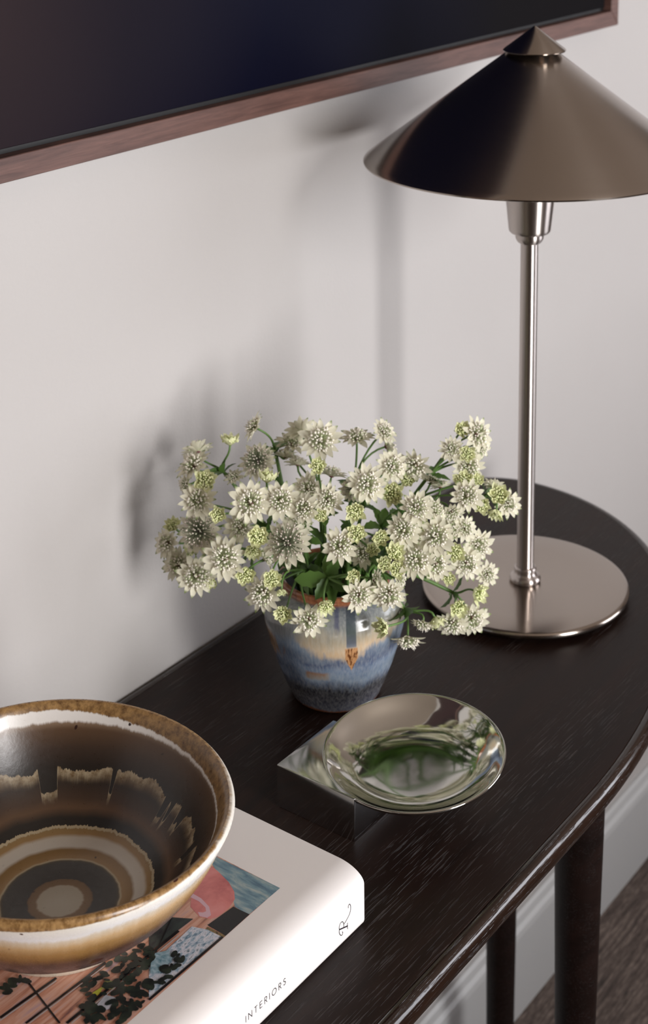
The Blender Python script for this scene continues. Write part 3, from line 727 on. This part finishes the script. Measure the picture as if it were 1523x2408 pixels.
prof = pi_ + po_[1:] + [(0.0400, 0.0), (0.0385, 0.0030), (0.0, 0.0040)]
V, F = lathe([(r*0.971, z) for r, z in prof], 160)
V = [(x, y, z + (z/0.077)*(-0.034*x + 0.039*y)) for x, y, z in V]      # hand-thrown: rim not quite level
me = mesh_from('stoneware_bowl', V, F, True)
for p in me.polygons:
    c = p.center; rr = math.hypot(c.x, c.y); 
    p.material_index = 0 if (p.vertices[0] < 1 + 160*(len(pi_) - 1)) and p.index < 160*(len(pi_) - 1) else 1
bm = bmesh.new(); bm.from_mesh(me); bmesh.ops.recalc_face_normals(bm, faces=bm.faces[:]); bm.to_mesh(me); bm.free()
bowl = link('stoneware_bowl', me, [mat_bowl_inner(), mat_bowl_outer()], None, (0.5297, 0.5932, T + BT + 0.0001))
sharp(bowl, 70)
tag(bowl, 'wide brown and cream glazed stoneware bowl standing on the art book', 'bowl')
# ------------------------------------------------------------------ flowers
def mat_bract(name, base, mid, tip, tipstart=0.86):
    t = NT(name)
    tc = t.add('ShaderNodeTexCoord'); s = t.sep(tc.outputs['UV'])
    oi = t.add('ShaderNodeObjectInfo')
    wv = t.math('ABSOLUTE', t.math('SINE', t.math('MULTIPLY', s[0], 22.0)))
    c = t.ramp(t.math('ADD', s[1], t.math('MULTIPLY', t.math('SUBTRACT', oi.outputs['Random'], 0.6), 0.16)), [(0.0, base), (0.25, mid), (tipstart - 0.08, mid), (tipstart + 0.04, tip)])
    c = t.mix(t.math('MULTIPLY', wv, 0.10), c, (0.40, 0.40, 0.26))
    hv = t.add('ShaderNodeHueSaturation'); t.l(c, hv.inputs['Color'])
    t.l(t.math('ADD', 0.90, t.math('MULTIPLY', oi.outputs['Random'], 0.2)), hv.inputs['Value'])
    t.l(hv.outputs[0], t.b.inputs['Base Color']); t.set(Roughness=0.55)
    t.b.inputs['Specular IOR Level'].default_value = 0.25
    tr = t.add('ShaderNodeBsdfTranslucent'); t.l(hv.outputs[0], tr.inputs['Color'])
    mx = t.add('ShaderNodeMixShader'); mx.inputs[0].default_value = 0.30
    t.l(t.b.outputs[0], mx.inputs[1]); t.l(tr.outputs[0], mx.inputs[2]); t.l(mx.outputs[0], t.out.inputs['Surface'])
    return t.m
M_BW = mat_bract('cream_bract', (0.70, 0.71, 0.46), (0.81, 0.775, 0.62), (0.20, 0.26, 0.09), 0.92)
M_BY = mat_bract('yellow_green_bract', (0.64, 0.71, 0.32), (0.82, 0.83, 0.52), (0.46, 0.52, 0.22), 0.95)
def heart_mesh(mat):
    iv, jf = ico()
    me = mesh_from('flower_head', [(v.x*0.17, v.y*0.17, v.z*0.13 + 0.07) for v in iv], jf, True)
    me.materials.append(mat); return me
M_FW = [plain('white_floret', (0.84, 0.79, 0.69), 0.55), plain('pale_green_floret', (0.58, 0.62, 0.40), 0.6), plain('green_floret_stalk', (0.40, 0.46, 0.24), 0.6), plain('plum_flower_centre', (0.16, 0.03, 0.05), 0.6)]
M_FY = [plain('yellow_floret', (0.83, 0.84, 0.52), 0.55), plain('lime_floret', (0.70, 0.76, 0.38), 0.6), plain('lime_floret_stalk', (0.46, 0.54, 0.18), 0.6), plain('lime_centre', (0.30, 0.34, 0.10), 0.6)]
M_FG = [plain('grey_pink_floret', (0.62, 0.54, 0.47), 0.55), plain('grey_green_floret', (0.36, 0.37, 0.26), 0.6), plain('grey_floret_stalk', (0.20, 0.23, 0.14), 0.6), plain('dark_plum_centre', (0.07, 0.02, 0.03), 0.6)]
def mat_leaf():
    t = NT('fresh_green_leaf')
    oi = t.add('ShaderNodeObjectInfo')
    f = t.noise(t.coord('Object'), 420, 3)
    c = t.ramp(t.math('ADD', t.math('MULTIPLY', f, 0.5), t.math('MULTIPLY', oi.outputs['Random'], 0.5)), [(0.25, (0.045, 0.105, 0.02)), (0.75, (0.13, 0.24, 0.05))])
    t.l(c, t.b.inputs['Base Color']); t.set(Roughness=0.45)
    tr = t.add('ShaderNodeBsdfTranslucent'); t.l(c, tr.inputs['Color'])
    mx = t.add('ShaderNodeMixShader'); mx.inputs[0].default_value = 0.22
    t.l(t.b.outputs[0], mx.inputs[1]); t.l(tr.outputs[0], mx.inputs[2]); t.l(mx.outputs[0], t.out.inputs['Surface'])
    return t.m
M_LEAF = mat_leaf()
M_STEM = plain('green_stem', (0.10, 0.19, 0.045), 0.5)

def bract_mesh(name, mat, length, width, lift0, curl, cup, tipw=0.0):
    """a bract along +x from the origin; lift0 = starting slope, curl = how the slope changes (radians)"""
    rows = 7; V, F, UVs = [], [], []
    prof = [0.30, 0.52, 0.80, 0.98, 0.92, 0.60, tipw]
    x = z = 0.0; pos = []
    for i in range(rows):
        s = i/(rows - 1)
        if i:
            a = lift0 + curl*s
            x += math.cos(a)*length/(rows - 1); z += math.sin(a)*length/(rows - 1)
        pos.append((x, z))
    for i in range(rows):
        x, z = pos[i]; wd = width*prof[i]/2; a = lift0 + curl*i/(rows - 1)
        for j in (-1, 0, 1):
            h = cup*width*(abs(j)*prof[i])
            V.append((x - math.sin(a)*h, j*wd, z + math.cos(a)*h)); UVs.append((j*0.5 + 0.5, i/(rows - 1)))
    for i in range(rows - 1):
        for j in range(2):
            q = i*3 + j
            F.append((q, q+3, q+4, q+1))
    me = bpy.data.meshes.new(name); me.from_pydata(V, [], F)
    uv = me.uv_layers.new(name='UVMap')
    for p in me.polygons:
        p.use_smooth = True
        for li in p.loop_indices: uv.data[li].uv = UVs[me.loops[li].vertex_index]
    me.materials.append(mat); me.update()
    return me
BR = {'W': [bract_mesh('bract', M_BW, 1.0, w_, l_, c_, 0.16) for w_, l_, c_ in ((0.34, 0.50, -0.50), (0.30, 0.38, -0.30), (0.37, 0.58, -0.70))],
      'G': [bract_mesh('bract', M_BW, 1.0, w_, l_, c_, 0.14) for w_, l_, c_ in ((0.30, 0.25, -0.35), (0.27, 0.10, -0.25), (0.33, 0.35, -0.55))],
      'Y': [bract_mesh('bract', M_BY, 1.12, w_, l_, c_, 0.2) for w_, l_, c_ in ((0.44, 0.25, 1.05), (0.40, 0.38, 0.85), (0.46, 0.15, 1.25))]}
ICO_V = None
def ico():
    global ICO_V
    if ICO_V is None:
        bm = bmesh.new(); bmesh.ops.create_icosphere(bm, subdivisions=1, radius=1.0)
        ICO_V = ([v.co.copy() for v in bm.verts], [tuple(v.index for v in f.verts) for f in bm.faces]); bm.free()
    return ICO_V
def dome_mesh(name, kind, seed, mats):
    rd = random.Random(seed)
    V, F, MI = [], [], []
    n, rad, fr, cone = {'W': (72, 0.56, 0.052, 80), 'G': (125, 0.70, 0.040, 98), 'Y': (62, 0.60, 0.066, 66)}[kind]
    ga = PI*(3 - 5**0.5)
    iv, jf = ico()
    zmin = math.cos(math.radians(cone))
    for k in range(n):
        ct = 1 - (1 - zmin)*(k + 0.5)/n
        ct = max(-1, min(1, ct + rd.gauss(0, 0.025))); st = math.sqrt(1 - ct*ct); g = ga*k + rd.gauss(0, 0.12)
        d = Vector((st*math.cos(g), st*math.sin(g), ct))
        L = rad*rd.uniform(0.80, 1.06)
        if kind == 'W' and k < 7: L *= rd.uniform(0.5, 0.9)
        p = d*L + Vector((0, 0, 0.05)); a = d*0.08 + Vector((0, 0, 0.05))
        # stalk: three-sided
        u = d.cross(Vector((0.3, 0.5, 0.8))).normalized(); w2 = d.cross(u)
        n0 = len(V)
        for c0, rr in ((a, 0.010), (p, 0.016)):
            for q in range(3):
                gg = 2*PI*q/3; V.append(c0 + (u*math.cos(gg) + w2*math.sin(gg))*rr)
        for q in range(3): F.append((n0+q, n0+(q+1) % 3, n0+3+(q+1) % 3, n0+3+q)); MI.append(2)
        r = fr*rd.uniform(0.75, 1.15); n0 = len(V)
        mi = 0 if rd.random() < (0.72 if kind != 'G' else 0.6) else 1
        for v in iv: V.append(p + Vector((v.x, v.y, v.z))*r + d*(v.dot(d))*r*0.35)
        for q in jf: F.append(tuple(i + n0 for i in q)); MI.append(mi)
        # two or three thin stamens
        if rd.random() < (0.55 if kind != 'Y' else 0.2):
            for q in range(2):
                e = (d + Vector((rd.gauss(0, .28), rd.gauss(0, .28), rd.gauss(0, .28)))).normalized()
                n0 = len(V); tip = p + e*fr*rd.uniform(2.2, 3.2); sd = e.cross(u).normalized()*0.009
                V += [p - sd, p + sd, tip + sd*1.4, tip - sd*1.4]; F.append((n0, n0+1, n0+2, n0+3)); MI.append(0)
    me = mesh_from(name, V, F, True, MI)
    for mm in mats: me.materials.append(mm)
    return me
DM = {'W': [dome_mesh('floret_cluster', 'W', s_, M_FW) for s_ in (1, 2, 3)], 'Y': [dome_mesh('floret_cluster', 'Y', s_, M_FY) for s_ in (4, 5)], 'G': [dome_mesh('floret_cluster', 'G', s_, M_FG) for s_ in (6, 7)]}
HM = {'W': heart_mesh(M_FW[3]), 'Y': heart_mesh(M_FY[3]), 'G': heart_mesh(M_FG[3])}
def leaf_mesh(name, lobes):
    """toothed lance-shaped leaf along +x, unit length, gently arched"""
    V, F = [], []
    rows = 9
    for i in range(rows):
        s = i/(rows - 1)
        wd = 0.20*math.sin(PI*min(1, s*0.93 + 0.05))**0.8*(1.0 if i % 2 == 0 else 0.80)
        if i == rows - 1: wd = 0.0
        z = 0.22*s - 0.34*s*s
        V += [(s, -wd, z + wd*0.45), (s, 0, z), (s, wd, z + wd*0.45)]
    for i in range(rows - 1):
        for j in range(2):
            q = i*3 + j; F.append((q, q+3, q+4, q+1))
    return mesh_from(name, V, F, True)
LM = [leaf_mesh('leaf', 0)]
for q in LM: q.materials.append(M_LEAF)
SPRIGS = [
 ('astrantia sprig leaning furthest up and left, beside its own shadow on the wall', (0.8146, 0.71, 0.1743), [
  (0.8121, 0.7015, 0.1992, 0.12, 0.06, 0.99, 0.0075, 'Y'),
  (0.8061, 0.7278, 0.1887, 0.43, 0.7, 0.57, 0.011, 'W'),
  (0.7925, 0.7191, 0.1842, -0.47, 0.23, 0.85, 0.0122, 'W'),
  (0.7805, 0.6993, 0.1843, -0.64, -0.65, 0.41, 0.0085, 'Y'),
  (0.7922, 0.727, 0.1687, -0.93, 0.34, 0.13, 0.0076, 'W'),
  (0.8158, 0.7011, 0.1718, -0.42, -0.03, 0.91, 0.0066, 'W')]),
 ('astrantia sprig at the left with one big grey-domed flower head', (0.8175, 0.6703, 0.1396), [
  (0.7715, 0.698, 0.1718, -0.63, -0.58, 0.51, 0.0118, 'W'),
  (0.7732, 0.6991, 0.1476, -0.79, -0.38, 0.48, 0.0152, 'G'),
  (0.7647, 0.6734, 0.1709, -0.68, -0.6, 0.43, 0.0065, 'Y'),
  (0.7931, 0.6773, 0.1488, -0.6, -0.52, 0.61, 0.0106, 'W')]),
 ('leftmost astrantia sprig, drooping low in front of the pale wall', (0.8191, 0.6858, 0.1175), [
  (0.7788, 0.7345, 0.1256, -0.93, 0.13, 0.34, 0.0106, 'W'),
  (0.7829, 0.7332, 0.1376, -0.63, -0.3, 0.72, 0.0064, 'Y'),
  (0.7806, 0.7259, 0.11, -0.86, -0.09, 0.51, 0.0116, 'W'),
  (0.7737, 0.7039, 0.1115, -0.69, -0.62, 0.37, 0.0132, 'W'),
  (0.7758, 0.7115, 0.1255, -0.18, -0.39, 0.9, 0.0045, 'Y'),
  (0.7802, 0.6956, 0.1067, -0.75, -0.64, 0.16, 0.0049, 'Y')]),
 ('tall astrantia sprig whose top left head is seen from behind', (0.8429, 0.6836, 0.1864), [
  (0.826, 0.6876, 0.2108, -0.63, 0.61, 0.49, 0.0099, 'W'),
  (0.8224, 0.6835, 0.187, -0.71, -0.12, 0.69, 0.0132, 'G'),
  (0.8447, 0.6765, 0.1838, 0.56, 0.27, 0.78, 0.0091, 'W')]),
 ('tall astrantia sprig at the top centre with green-tipped bracts', (0.8529, 0.6505, 0.1559), [
  (0.8542, 0.6777, 0.1904, -0.17, -0.15, 0.97, 0.011, 'W'),
  (0.8527, 0.666, 0.2039, 0.63, 0.7, 0.34, 0.0109, 'W'),
  (0.8423, 0.6415, 0.2069, -0.59, -0.58, 0.56, 0.0135, 'W'),
  (0.8439, 0.6639, 0.1813, 0.5, 0.36, 0.79, 0.0085, 'W'),
  (0.8533, 0.6399, 0.1751, 0.49, 0.2, 0.85, 0.0103, 'W')]),
 ('astrantia sprig with a wide star-shaped white head left of the centre', (0.8198, 0.6462, 0.1533), [
  (0.7724, 0.65, 0.1831, -0.62, -0.59, 0.51, 0.0134, 'W'),
  (0.7904, 0.6496, 0.1917, 0.2, -0.01, 0.98, 0.0077, 'Y'),
  (0.7865, 0.6341, 0.1834, -0.71, -0.57, 0.42, 0.0121, 'W')]),
 ('astrantia sprig in the upper middle of the bouquet with one round yellow-green head', (0.8367, 0.6341, 0.1517), [
  (0.8166, 0.6249, 0.2002, -0.69, -0.53, 0.49, 0.0065, 'Y'),
  (0.8316, 0.6445, 0.1723, -0.6, -0.47, 0.65, 0.0102, 'W'),
  (0.8096, 0.6106, 0.1819, -0.66, -0.62, 0.42, 0.0101, 'W'),
  (0.7939, 0.6189, 0.179, -0.88, -0.23, 0.41, 0.01, 'W'),
  (0.7996, 0.6093, 0.1742, -0.72, -0.55, 0.43, 0.0052, 'Y')]),
 ('astrantia sprig with the largest grey-domed head, above the left of the vase mouth', (0.823, 0.6455, 0.1367), [
  (0.7819, 0.6253, 0.1556, -0.61, -0.37, 0.69, 0.0153, 'G'),
  (0.8141, 0.6414, 0.1512, -0.28, -0.67, 0.69, 0.0092, 'W'),
  (0.7684, 0.6415, 0.1622, -0.65, -0.68, 0.34, 0.0078, 'Y'),
  (0.7824, 0.6569, 0.1433, -0.76, -0.61, -0.24, 0.0065, 'Y')]),
 ('astrantia sprig with a wide cream head low on the left side of the bouquet', (0.8179, 0.6543, 0.1233), [
  (0.7672, 0.6701, 0.1378, -0.67, -0.59, 0.45, 0.0136, 'W'),
  (0.7739, 0.6577, 0.1265, -0.74, -0.62, 0.27, 0.0074, 'Y'),
  (0.7969, 0.6594, 0.1276, 0.62, -0.62, 0.48, 0.0078, 'W'),
  (0.7818, 0.6402, 0.1245, -0.62, -0.64, 0.46, 0.0072, 'Y')]),
 ('astrantia sprig hanging over the left shoulder of the blue vase', (0.8267, 0.642, 0.1119), [
  (0.7875, 0.6517, 0.1086, -0.97, -0.19, 0.13, 0.0126, 'W'),
  (0.7872, 0.6355, 0.1163, -0.59, -0.44, -0.67, 0.0041, 'Y'),
  (0.7925, 0.6378, 0.094, -0.81, -0.45, 0.39, 0.0071, 'Y'),
  (0.7981, 0.6202, 0.0941, -0.73, -0.68, -0.1, 0.012, 'W')]),
 ('astrantia sprig drooping over the front lip of the vase with broad green leaves', (0.813, 0.6133, 0.1208), [
  (0.7979, 0.6059, 0.1106, -0.59, -0.72, -0.35, 0.007, 'Y'),
  (0.81, 0.5853, 0.1179, -0.59, -0.8, 0.1, 0.011, 'W'),
  (0.8274, 0.5849, 0.1217, 0.13, -0.99, -0.09, 0.008, 'W'),
  (0.812, 0.59, 0.1303, -0.84, -0.48, 0.26, 0.0054, 'Y')]),
 ('astrantia sprig with thin upright stalks and shaded heads, top right of the centre', (0.8739, 0.6356, 0.159), [
  (0.877, 0.6337, 0.1971, -0.1, -0.08, 0.99, 0.0111, 'W'),
  (0.8887, 0.6182, 0.2027, -0.21, -0.73, 0.65, 0.0089, 'W'),
  (0.8963, 0.6217, 0.188, 0.8, -0.58, 0.13, 0.01, 'W')]),
 ('dense astrantia sprig behind the middle right, below the thin upright stalks', (0.8651, 0.6199, 0.1522), [
  (0.8655, 0.5948, 0.1901, -0.51, -0.71, 0.48, 0.0108, 'W'),
  (0.829, 0.5907, 0.1914, -0.64, -0.58, 0.5, 0.0122, 'W'),
  (0.8459, 0.5807, 0.1811, -0.78, -0.54, 0.32, 0.009, 'Y'),
  (0.8873, 0.5882, 0.186, -0.97, -0.21, -0.12, 0.0117, 'W'),
  (0.8875, 0.5955, 0.172, -0.67, -0.44, 0.6, 0.0069, 'Y'),
  (0.8563, 0.6234, 0.1684, -0.64, -0.47, 0.61, 0.0086, 'G')]),
 ('topmost right astrantia sprig arching up towards the lamp pole', (0.9007, 0.5875, 0.1702), [
  (0.903, 0.5676, 0.197, -0.74, -0.46, 0.49, 0.0083, 'W'),
  (0.9095, 0.5584, 0.1937, -0.72, -0.56, 0.4, 0.0066, 'Y'),
  (0.9162, 0.5678, 0.2064, -0.51, -0.58, 0.63, 0.0069, 'Y'),
  (0.9224, 0.5596, 0.2037, -0.18, -0.9, 0.39, 0.012, 'W'),
  (0.9141, 0.5601, 0.1825, -0.71, -0.7, 0.08, 0.011, 'W'),
  (0.9245, 0.5568, 0.1937, -0.28, -0.96, -0.03, 0.0079, 'W')]),
 ('astrantia sprig on the right below the arching one, in front of the dark tabletop end', (0.8824, 0.5994, 0.1458), [
  (0.8946, 0.5517, 0.1793, -0.74, -0.45, 0.51, 0.0079, 'Y'),
  (0.9108, 0.5506, 0.1744, -0.61, -0.61, 0.5, 0.0051, 'Y'),
  (0.8856, 0.5436, 0.174, -0.71, -0.56, 0.42, 0.0111, 'W'),
  (0.898, 0.5823, 0.1694, 0.31, -0.12, 0.94, 0.0069, 'W'),
  (0.9023, 0.5769, 0.1651, 0.46, 0.48, 0.75, 0.0081, 'W')]),
 ('rightmost astrantia sprig, its heads right beside the lamp pole', (0.9291, 0.5545, 0.1549), [
  (0.9216, 0.5382, 0.1613, -0.69, -0.39, 0.61, 0.008, 'Y'),
  (0.9333, 0.5381, 0.1511, -0.47, -0.84, 0.29, 0.0091, 'W'),
  (0.9202, 0.5395, 0.151, -0.75, -0.21, -0.63, 0.0065, 'Y'),
  (0.9306, 0.5487, 0.1625, 0.74, 0.33, 0.58, 0.0074, 'W'),
  (0.907, 0.5442, 0.1595, -0.77, -0.6, 0.22, 0.0064, 'Y')]),
 ('astrantia sprig with a round white head right of the centre of the bouquet', (0.8631, 0.6025, 0.1421), [
  (0.8406, 0.5565, 0.179, -0.75, -0.5, 0.43, 0.0108, 'W'),
  (0.8377, 0.566, 0.1601, -0.64, -0.56, 0.53, 0.0111, 'W'),
  (0.8634, 0.5701, 0.1533, -0.75, -0.5, 0.44, 0.0081, 'Y'),
  (0.8719, 0.5631, 0.1622, 0.07, -0.78, 0.63, 0.0091, 'W'),
  (0.8871, 0.558, 0.1577, -0.63, -0.67, -0.39, 0.0085, 'W')]),
 ('astrantia sprig of crowded white heads on the right, above the lamp base rim', (0.8761, 0.5961, 0.1296), [
  (0.8517, 0.5478, 0.1556, -0.75, -0.48, 0.44, 0.012, 'W'),
  (0.8943, 0.5516, 0.1431, -0.36, -0.85, 0.39, 0.0087, 'W'),
  (0.8875, 0.557, 0.1438, -0.58, -0.62, 0.53, 0.0078, 'W'),
  (0.9073, 0.5481, 0.1263, -0.49, -0.86, 0.16, 0.011, 'W'),
  (0.8757, 0.5473, 0.1332, -0.7, -0.56, 0.45, 0.0071, 'Y')]),
 ('astrantia sprig above the vase mouth with small yellow-green daisy-like heads', (0.8419, 0.6166, 0.1371), [
  (0.8143, 0.5906, 0.178, -0.8, -0.58, 0.19, 0.0075, 'Y'),
  (0.8083, 0.5853, 0.1639, -0.69, -0.5, 0.53, 0.007, 'Y'),
  (0.826, 0.5774, 0.156, -0.67, -0.6, 0.44, 0.0062, 'Y'),
  (0.7976, 0.5913, 0.1575, -0.7, -0.52, 0.49, 0.0113, 'W'),
  (0.8426, 0.6044, 0.1296, -0.68, -0.49, 0.54, 0.0097, 'W'),
  (0.8292, 0.586, 0.1431, -0.69, -0.49, 0.54, 0.0055, 'Y')]),
 ('astrantia sprig low on the right with a dark-centred white head', (0.8715, 0.5957, 0.1198), [
  (0.8416, 0.558, 0.1386, -0.7, -0.46, 0.55, 0.0124, 'W'),
  (0.8544, 0.5501, 0.1331, -0.67, -0.68, 0.31, 0.0106, 'W'),
  (0.8852, 0.5436, 0.1226, -0.61, -0.75, 0.25, 0.0108, 'W'),
  (0.9192, 0.547, 0.0982, -0.43, -0.84, 0.32, 0.0085, 'W'),
  (0.8708, 0.5498, 0.1159, -0.77, -0.62, 0.16, 0.0052, 'Y')]),
 ('astrantia sprig bending over the right side of the vase lip', (0.846, 0.6065, 0.1251), [
  (0.824, 0.5647, 0.148, -0.43, -0.56, 0.71, 0.0073, 'Y'),
  (0.8249, 0.5732, 0.1375, -0.69, -0.48, 0.55, 0.0058, 'Y'),
  (0.832, 0.5679, 0.1331, -0.7, -0.61, 0.36, 0.0066, 'Y'),
  (0.8249, 0.5694, 0.1179, -0.82, -0.57, -0.11, 0.0114, 'W'),
  (0.8403, 0.5725, 0.12, 0.06, -1.0, 0.02, 0.0074, 'W')]),
 ('lowest right astrantia sprig, drooping in front of the lamp base', (0.912, 0.5724, 0.0792), [
  (0.9088, 0.5504, 0.0882, -0.19, -0.98, -0.06, 0.0081, 'Y'),
  (0.894, 0.5574, 0.0808, -0.66, -0.75, 0.04, 0.0077, 'Y'),
  (0.8965, 0.5624, 0.0657, -0.77, -0.51, -0.38, 0.0111, 'W'),
  (0.9125, 0.5554, 0.064, -0.63, -0.77, -0.07, 0.0116, 'W')]),
 ('lowest astrantia sprig, its heads hanging down beside the vase', (0.8704, 0.5882, 0.0802), [
  (0.8682, 0.5692, 0.0764, -0.64, -0.13, -0.76, 0.0086, 'W'),
  (0.8773, 0.5653, 0.0766, -0.28, -0.58, -0.77, 0.007, 'Y'),
  (0.8609, 0.5778, 0.0647, -0.54, -0.38, -0.75, 0.0113, 'W'),
  (0.8364, 0.5798, 0.0832, -0.96, 0.25, 0.16, 0.0075, 'Y')]),
]

def frame_from(nrm, spin):
    zax = nrm.normalized(); xa = zax.cross(Vector((0.21, 0.33, 0.92)))
    if xa.length < 1e-3: xa = zax.cross(Vector((1, 0, 0)))
    xa.normalize(); ya = zax.cross(xa)
    return Matrix((xa, ya, zax)).transposed().to_4x4() @ Matrix.Rotation(spin, 4, 'Z')
rd = random.Random(11)
for si, (lab, nd, heads) in enumerate(SPRIGS):
    ga = 2*PI*si/len(SPRIGS)*2.4
    rb = 0.017*math.sqrt((si % 7 + 0.5)/7)
    base = Vector((VX + rb*math.cos(ga), VY + rb*math.sin(ga), T + 0.010))
    root = tag(empty('astrantia_sprig', base), lab, 'flower sprig', 'astrantia sprigs in the vase')
    node = Vector((nd[0], nd[1], nd[2] + T))
    mouth = Vector((VX, VY, T + 0.093)); d = node - mouth; dh = Vector((d.x, d.y, 0))
    ml = min(dh.length*0.55, 0.026)
    mp = mouth + (dh.normalized()*ml if dh.length > 1e-4 else Vector((0, 0, 0))) + Vector((rd.gauss(0, .003), rd.gauss(0, .003), 0))
    c1 = base + (mp - base)*0.5
    pts = bez(base, c1, c1 + (mp - c1)*0.5, mp, 5)[:-1] + bez(mp, mp + (mp - base).normalized()*0.012 + Vector((0, 0, .008)), node - (node - mp)*0.25 + Vector((0, 0, 0.004)), node, 8)
    lp = [p - base for p in pts]
    V, F = tube_data(lp, [0.0017 - 0.0004*i/len(lp) for i in range(len(lp))], 7)
    link('stem', mesh_from('stem', V, F, True), M_STEM, root)
    sdir = (pts[-1] - pts[-3]).normalized()
    nl = 4 + (si % 3)
    for q in range(nl):
        o = link('leaf', LM[0], None, root)
        f = frame_from(sdir, 2*PI*q/nl + rd.uniform(-.4, .4))
        L = rd.uniform(0.011, 0.019)*(1.35 if 'broad green leaves' in lab else 1.0)
        o.matrix_local = Matrix.Translation(node - base) @ f @ Matrix.Rotation(rd.uniform(-0.75, 0.15), 4, 'Y') @ Matrix.Diagonal((L, L*1.25, L, 1))
    # narrow leaves along the upper stem
    for q in range(2):
        o = link('leaf', LM[0], None, root)
        kk = 6 + 3*q + si % 2
        f = frame_from((pts[kk + 1] - pts[kk - 1]).normalized(), rd.uniform(0, 6.28))
        L = rd.uniform(0.016, 0.027)
        o.matrix_local = Matrix.Translation(pts[kk] - base) @ f @ Matrix.Rotation(rd.uniform(-1.0, -0.2), 4, 'Y') @ Matrix.Diagonal((L, L*0.9, L, 1))
    # a broad stem leaf low down, near the mouth
    if si % 2 == 0:
        o = link('leaf', LM[0], None, root)
        f = frame_from(Vector((0, 0, 1)), math.atan2(d.y, d.x) + rd.uniform(-1.2, 1.2))
        L = rd.uniform(0.022, 0.032)
        o.matrix_local = Matrix.Translation(mp - base + Vector((0, 0, 0.006))) @ f @ Matrix.Rotation(rd.uniform(-0.7, -0.25), 4, 'Y') @ Matrix.Diagonal((L, L, L, 1))
    for (hx, hy, hz, nx, ny, nz, R_, kind) in heads:
        P = Vector((hx, hy, hz + T)); N = Vector((nx, ny, nz)).normalized()
        ln = (P - node).length
        b = bez(node, node + sdir*ln*0.35, P - N*ln*0.42, P - N*R_*0.02, 8)
        V, F = tube_data([p - base for p in b], [0.00095]*4 + [0.0008]*5, 6)
        link('flower_stalk', mesh_from('flower_stalk', V, F, True), M_STEM, root)
        k = rd.randrange(len(DM[kind]))
        h = link('flower_head', HM[kind], None, root)
        fc = link('floret_cluster', DM[kind][k], None, h); fc['kind'] = 'stuff'
        sc = R_*{'W': 1.27, 'G': 1.18, 'Y': 1.40}[kind]
        h.matrix_local = Matrix.Translation(P - base) @ frame_from(N, rd.uniform(0, 6.28)) @ Matrix.Scale(sc, 4)
        nb = {'W': rd.choice((14, 15, 17)), 'G': rd.choice((16, 18)), 'Y': rd.choice((11, 12))}[kind]
        for q in range(nb):
            o = link('bract', rd.choice(BR[kind]), None, h)
            lf = rd.uniform(-0.10, 0.12) + (0.10 if q % 2 else -0.06)
            o.matrix_local = Matrix.Rotation(2*PI*q/nb + rd.uniform(-.07, .07), 4, 'Z') @ Matrix.Translation((0.06, 0, 0.0 - 0.02*(q % 2))) @ Matrix.Rotation(-lf, 4, 'Y') @ Matrix.Rotation(rd.uniform(-.2, .2), 4, 'X') @ Matrix.Scale(rd.uniform(0.86, 1.02), 4)
